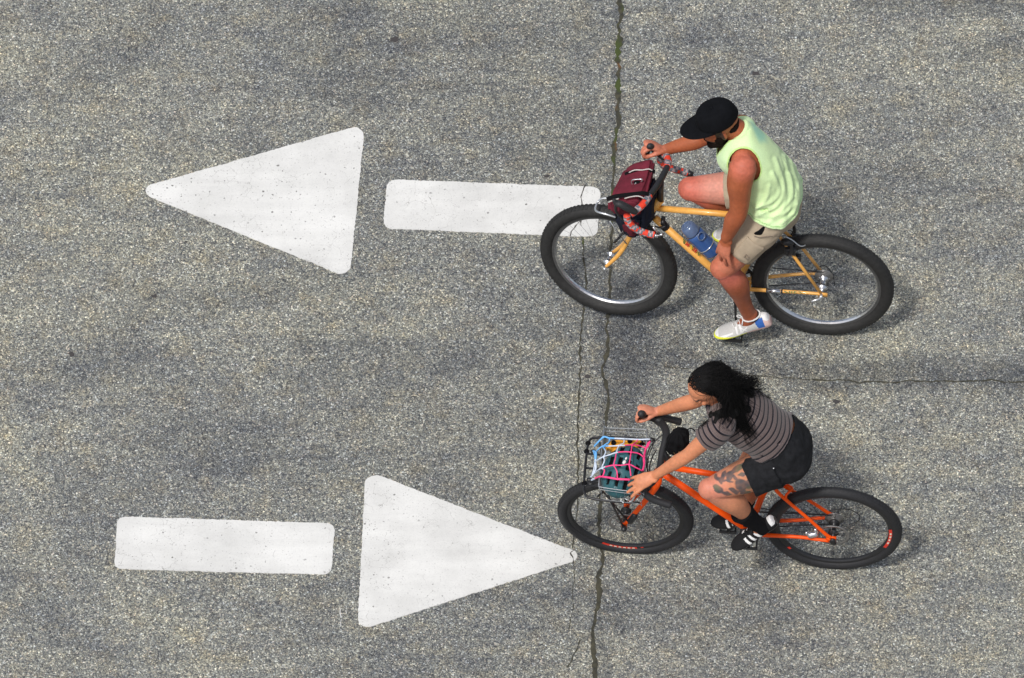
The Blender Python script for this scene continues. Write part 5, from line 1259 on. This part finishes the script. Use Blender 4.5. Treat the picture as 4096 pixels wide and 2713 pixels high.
def wo_col(p):
    c = ws
    dt, tt = segd(p, hipN, kneeN); ds, ts = segd(p, kneeN, ankN)
    if dt < .12 and p.y > 0 and p.z < 1.0 and dt <= ds: c = lerp(ws2, (.62, .23, .15), sstep(.6, .95, tt))
    elif ds < .1 and p.y > .02: c = lerp((.60, .24, .15), ws2, sstep(0, .3, ts))
    v = tattoo(p)
    if v > 0: 
        ink = lerp((.055, .063, .072), (.10, .11, .07), sstep(.1, .4, noise.noise(p * 16)))
        c = lerp(c, ink, v * .93)
    if (p - wrF).length < .15 and p.x > wrF.x: c = (.64, .25, .15)
    fc = face_paint(p, hq, hC, F_, L_, U_, .95, None, (.48, .13, .10), (.08, .045, .03), (.10, .05, .04))
    if fc: c = fc
    n = noise.noise(p * 9) * .08 + noise.noise(p * 24) * .07 + noise.noise(p * 70) * .07
    return tuple(max(0, x * (1 + n)) for x in c)
paint(body, wo_col)
# striped tee
tee = [(V((.272, 0, .995)), .150, .120, SD, dpa), (V((.300, 0, 1.050)), .146, .116, SD, dp), (V((.345, 0, 1.105)), .142, .112, SD, dp), (V((.405, 0, 1.170)), .146, .114, SD, dp), (V((.475, 0, 1.245)), .150, .112, SD, dp), (V((.538, 0, 1.306)), .138, .090, SD, dp), (V((.575, 0, 1.345)), .085, .066, SD, dp)]
mb = MB(); loft(mb, smooth_secs(tee), 32)
sdirN = (elN - shN).normalized(); sdirF = (elF - shF).normalized()
slN, slF = shN + sdirN * .115, shF + sdirF * .115
mb.tube([V((.55, .05, 1.335)), shN, slN, slN + sdirN * .02], [.056, .062, .066, .066], 22, smooth=3); mb.tube([V((.55, -.05, 1.335)), shF, slF, slF + sdirF * .02], [.056, .060, .064, .064], 22, smooth=3)
teemb = mb
# shorts
mb = MB(); loft(mb, smooth_secs([(V((.255, 0, .870)), .140, .118, SD, FD), (V((.258, 0, .940)), .178, .148, SD, FD), (V((.280, 0, 1.005)), .168, .132, SD, dpa), (V((.312, 0, 1.060)), .146, .112, SD, dp), (V((.335, 0, 1.085)), .142, .108, SD, dp)]), 30)
hemN, hemF = hipN.lerp(kneeN, .56), hipF.lerp(kneeF, .22); dN, dF = (kneeN - hipN).normalized(), (kneeF - hipF).normalized()
mb.tube([hipN, hipN.lerp(kneeN, .25), hipN.lerp(kneeN, .72)], [.118, .114, .104], 24, smooth=3)
mb.ell(V((.345, .080, .950)), .070, .070, .052); mb.ell(V((.325, -.05, .95)), .07, .065, .055)
H1, H2 = P(2966, 1868, .10), P(3018, 1975, .10); hemn = (H2 - H1).cross(cd).normalized(); hemn = hemn if hemn.x > 0 else -hemn; mb.tube([hipF, hipF.lerp(kneeF, .25), hemF + dF * .02], [.108, .102, .098], 24, smooth=3)
shw = fused('shorts', mb, .005, 4, M['denim'], wo)
displace(shw, lambda p, n: noise.noise(V((p.x * 10, p.y * 10, p.z * 22))) * .011 + noise.noise(p * 34) * .004)
clear(shw, [body], .005)
carve(shw, lambda p: (p.x > .405 and p.y < .105) or (p.y > .015 and (p - H1).dot(hemn) > 0 and p.z < 1.06 and p.x > .36) or ((p - hemF).dot(dF) > 0 and (p - hemF).length < .15) or (p.z > 1.0 and (p - V((.298, 0, 1.040))).dot(V((.64, -.1, .76)).normalized()) > -.002 + .06 * sstep(-.02, .10, p.y)), .004)
mb = MB(); mb.ell(P(3094, 1873, .165) + cd * .006, .005, .005, .005, n=10, k=6); mb.build('rivet', M['silver'], shw)
teeo = fused('tee_shirt', teemb, .0046, 4, M['stripe'], wo)
tax = V((.30, 0, .285)).normalized(); hem0 = V((.290, 0, 1.040))
displace(teeo, lambda p, n: noise.noise(p * 9) * .006 + noise.noise(V((p.x * 26, p.y * 10, p.z * 8))) * .004 + .003)
clear(teeo, [body, shw], .006)
def cut_tee(p):
    if (p - hem0).dot(V((.66, -.20, .74)).normalized()) + .02 * noise.noise(p * 6) < .012: return True
    if (p - slN).dot(sdirN) > 0 and (p - slN).length < .12: return True
    if (p - slF).dot(sdirF) > 0 and (p - slF).length < .12: return True
    return segd(p, V((.57, 0, 1.37)), V((.66, 0, 1.42)))[0] < .062
def stripe_v(p):
    dn_ = (p - shN).dot(sdirN); rn = (p - shN - sdirN * dn_).length
    df_ = (p - shF).dot(sdirF); rf = (p - shF - sdirF * df_).length
    wob = .004 * noise.noise(p * 8)
    if dn_ > -.035 and rn < .085 and p.y > .095: return dn_ + wob + 1
    if df_ > -.035 and rf < .085 and p.y < -.095: return df_ + wob + 1
    return (p - hem0).dot(tax) - p.y * p.y * .9 + wob + 1
carve(teeo, cut_tee, .0025); fl(teeo, stripe_v, 'stripe')
# socks and shoes
BM = [M['shoe_black'], M['shoe_white'], M['gum']]
def bmf(t, x, h):
    if h < .020: return 2
    if t < .10 and h > .045: return 1
    if abs(x) > .35 and .022 < h < .060:
        for k in range(3):
            if abs(t - (.40 + k * .115) - (h - .04) * 1.6) < .027: return 1
    return 0
for (heel, toe, up0, ank, _), s_ in ((WFN, 1), (WFF, -1)):
    sho, d, s, up = shoe(wo, heel, toe, up0, (toe - heel).length, BM, bmf, 1.02, collar=.074); laces(sho, heel, d, s, up, (toe - heel).length, M['shoe_black'], .018)
    L = (toe - heel).length; c = heel + d * (L * .27) + up * .05; kn = kneeN if s_ > 0 else kneeF
    mb = MB(); mb.tube([c - up * .02, ank, ank.lerp(kn, .20), ank.lerp(kn, .32)], [.042, .040, .050, .0600], 22, smooth=4); so2 = mb.build('sock', M['black_matte'], wo)

# hair: a soft mass under some fourteen hundred curling locks, laid over the head, shoulder and back
skinb = bvh_of([body, teeo]); camL = X.Mi @ CAMP
def surf(u, v, off=.012):
    d = (P(u, v, 0) - camL).normalized(); h = skinb.ray_cast(camL, d)
    if h[0] is None: return P(u, v, .0)
    return h[0] - d * off
def pushout(p, gap):
    n = skinb.find_nearest(p)
    if n[0] is None: return p
    d = p - n[0]; s_ = d.dot(n[1])
    if s_ < gap and d.length < .06: return n[0] + n[1] * gap
    return p
mb = MB()
hh = lambda x, y, z, a, b, d: mb.ell(hq(x, y, z), a, b, d, Ax, 20, 14)
hh(-.034, 0, .034, .084, .073, .064); hh(-.058, 0, .0, .066, .070, .066)
for u, v, off, r in [(2895, 1570, .03, .066), (2935, 1590, .02, .058), (2965, 1570, -.01, .040), (2925, 1640, .0, .050), (2885, 1650, .0, .046), (2975, 1640, -.012, .036), (2868, 1636, -.004, .036), (2852, 1655, -.008, .028), (2990, 1575, -.01, .042), (2862, 1690, -.008, .026)]: mb.ell(surf(u, v, off), r, r, r * .8)
hm = fused('hair', mb, .005, 5, M['hair'], wo)
displace(hm, lambda p, n: noise.noise(p * 18) * .012 + noise.noise(p * 45) * .007 - .008)
def onface(p):
    q_ = p - hC; return q_.dot(F_) > .012 and q_.dot(L_) > -.02 and q_.dot(U_) < .040 + .5 * max(0, .05 - q_.dot(F_)) and q_.length < .122
carve(hm, onface, .004)
mb = MB(); rnd = random.Random(3)
TG = [((3008, 1540), 24, 1.6), ((3045, 1580), 20, 1.0), ((3000, 1620), 30, 1.2), ((3000, 1745), 16, 2.4), ((3012, 1768), 10, 1.5), ((3030, 1762), 12, .9), ((2872, 1728), 20, 1.5), ((2925, 1742), 20, 1.7), ((2968, 1742), 14, 1.5), ((2858, 1655), 16, 2.4), ((2834, 1690), 16, 2.0), ((2845, 1630), 8, 1.2), ((3012, 1790), 10, .8), ((2940, 1715), 30, 1.4), ((2855, 1715), 24, 1.4), ((2812, 1714), 9, 1.1), ((2900, 1700), 28, 1.4), ((2960, 1680), 26, 1.2), ((3020, 1670), 16, .5), ((2825, 1690), 10, .7), ((2980, 1650), 20, 1.2)]
wts = [t[2] for t in TG]
for i in range(3300):
    while 1:
        th_ = rnd.uniform(0, 2 * PI); z1 = rnd.uniform(-.35, 1); rr = math.sqrt(max(0, 1 - z1 * z1)); x, y = rr * math.cos(th_), rr * math.sin(th_)
        if x < .62 and (x < (-.18 if y > 0 else .08) or z1 > (.62 if y > 0 else .52) + .25 * x): break
    root = hq(-.024 + .086 * x, .071 * y, .030 + .070 * z1)
    tg = rnd.choices(TG, wts)[0]
    while tg[0][0] < 2870 and x > -.25 and y < .3: tg = rnd.choices(TG, wts)[0]
    if x > -.25 and y > -.2:
        while tg[0][0] < 2890: tg = rnd.choices(TG, wts)[0]
    if tg[0][0] < 2870: x, y = -abs(x), abs(y); root = hq(-.022 + .092 * x, .076 * y, .034 + .080 * z1)
    end = surf(tg[0][0] + rnd.gauss(0, tg[1]), tg[0][1] + rnd.gauss(0, tg[1] * .7), rnd.uniform(.008, .022))
    out = (root - hC).normalized(); mid1 = root + out * .004 + V((-.04, y * .02, -.010)); mid2 = root.lerp(end, .55) + V((rnd.gauss(0, .012), rnd.gauss(0, .014), .012 + rnd.gauss(0, .010)))
    cut_ = rnd.uniform(.72, 1.0); pts, _ = catmull([root - out * .01, root + out * .004, mid1, mid2, end], [1.] * 5, 8)
    pts = pts[:max(8, int(len(pts) * cut_))]
    amp = rnd.uniform(.004, .011); fr = rnd.uniform(.55, 1.1); ph = rnd.uniform(0, 6.28); res = []
    for k, p in enumerate(pts):
        w_ = min(1, k / 14); q_ = p + V((math.cos(k * fr + ph), math.sin(k * fr * 1.1 + ph), math.sin(k * fr + ph * 1.7) * .8)) * amp * w_
        res.append(pushout(q_, .006) if k > 3 else q_)
    if any(onface(q_) or (q_ - hC).dot(F_) > -.004 and (q_ - hC).dot(U_) < .03 and (q_ - hC).dot(L_) > .0 and (q_ - hC).length < .135 for q_ in res[2:]): continue
    r0 = rnd.uniform(.0008, .0019); n = len(res)
    mb.tube(res, [r0 * (1 - .7 * (k / n) ** 2) for k in range(n)], 4)
# loose wisps standing off the head and back
for i in range(420):
    b = rnd.choice([(2990, 1505), (3020, 1520), (2950, 1485), (3050, 1565), (2890, 1468), (2804, 1706), (3075, 1588), (3045, 1530), (3060, 1600), (3030, 1510)]); e = P(b[0] + rnd.gauss(0, 18), b[1] + rnd.gauss(0, 12), -.10 if b[0] > 2850 else .17)
    a = P(b[0] - 55 + rnd.gauss(0, 14), b[1] + 26 + rnd.gauss(0, 10), -.07) if b[0] > 2850 else P(b[0] + 40 + rnd.gauss(0, 10), b[1] - 18, .15)
    m_ = a.lerp(e, .5) + V((rnd.gauss(0, .012), rnd.gauss(0, .012), rnd.gauss(0, .012)))
    mb.tube([a, m_, e], [.0012, .0009, .0004], 4, smooth=5)
lk = mb.build('curls', M['hair'], hm)
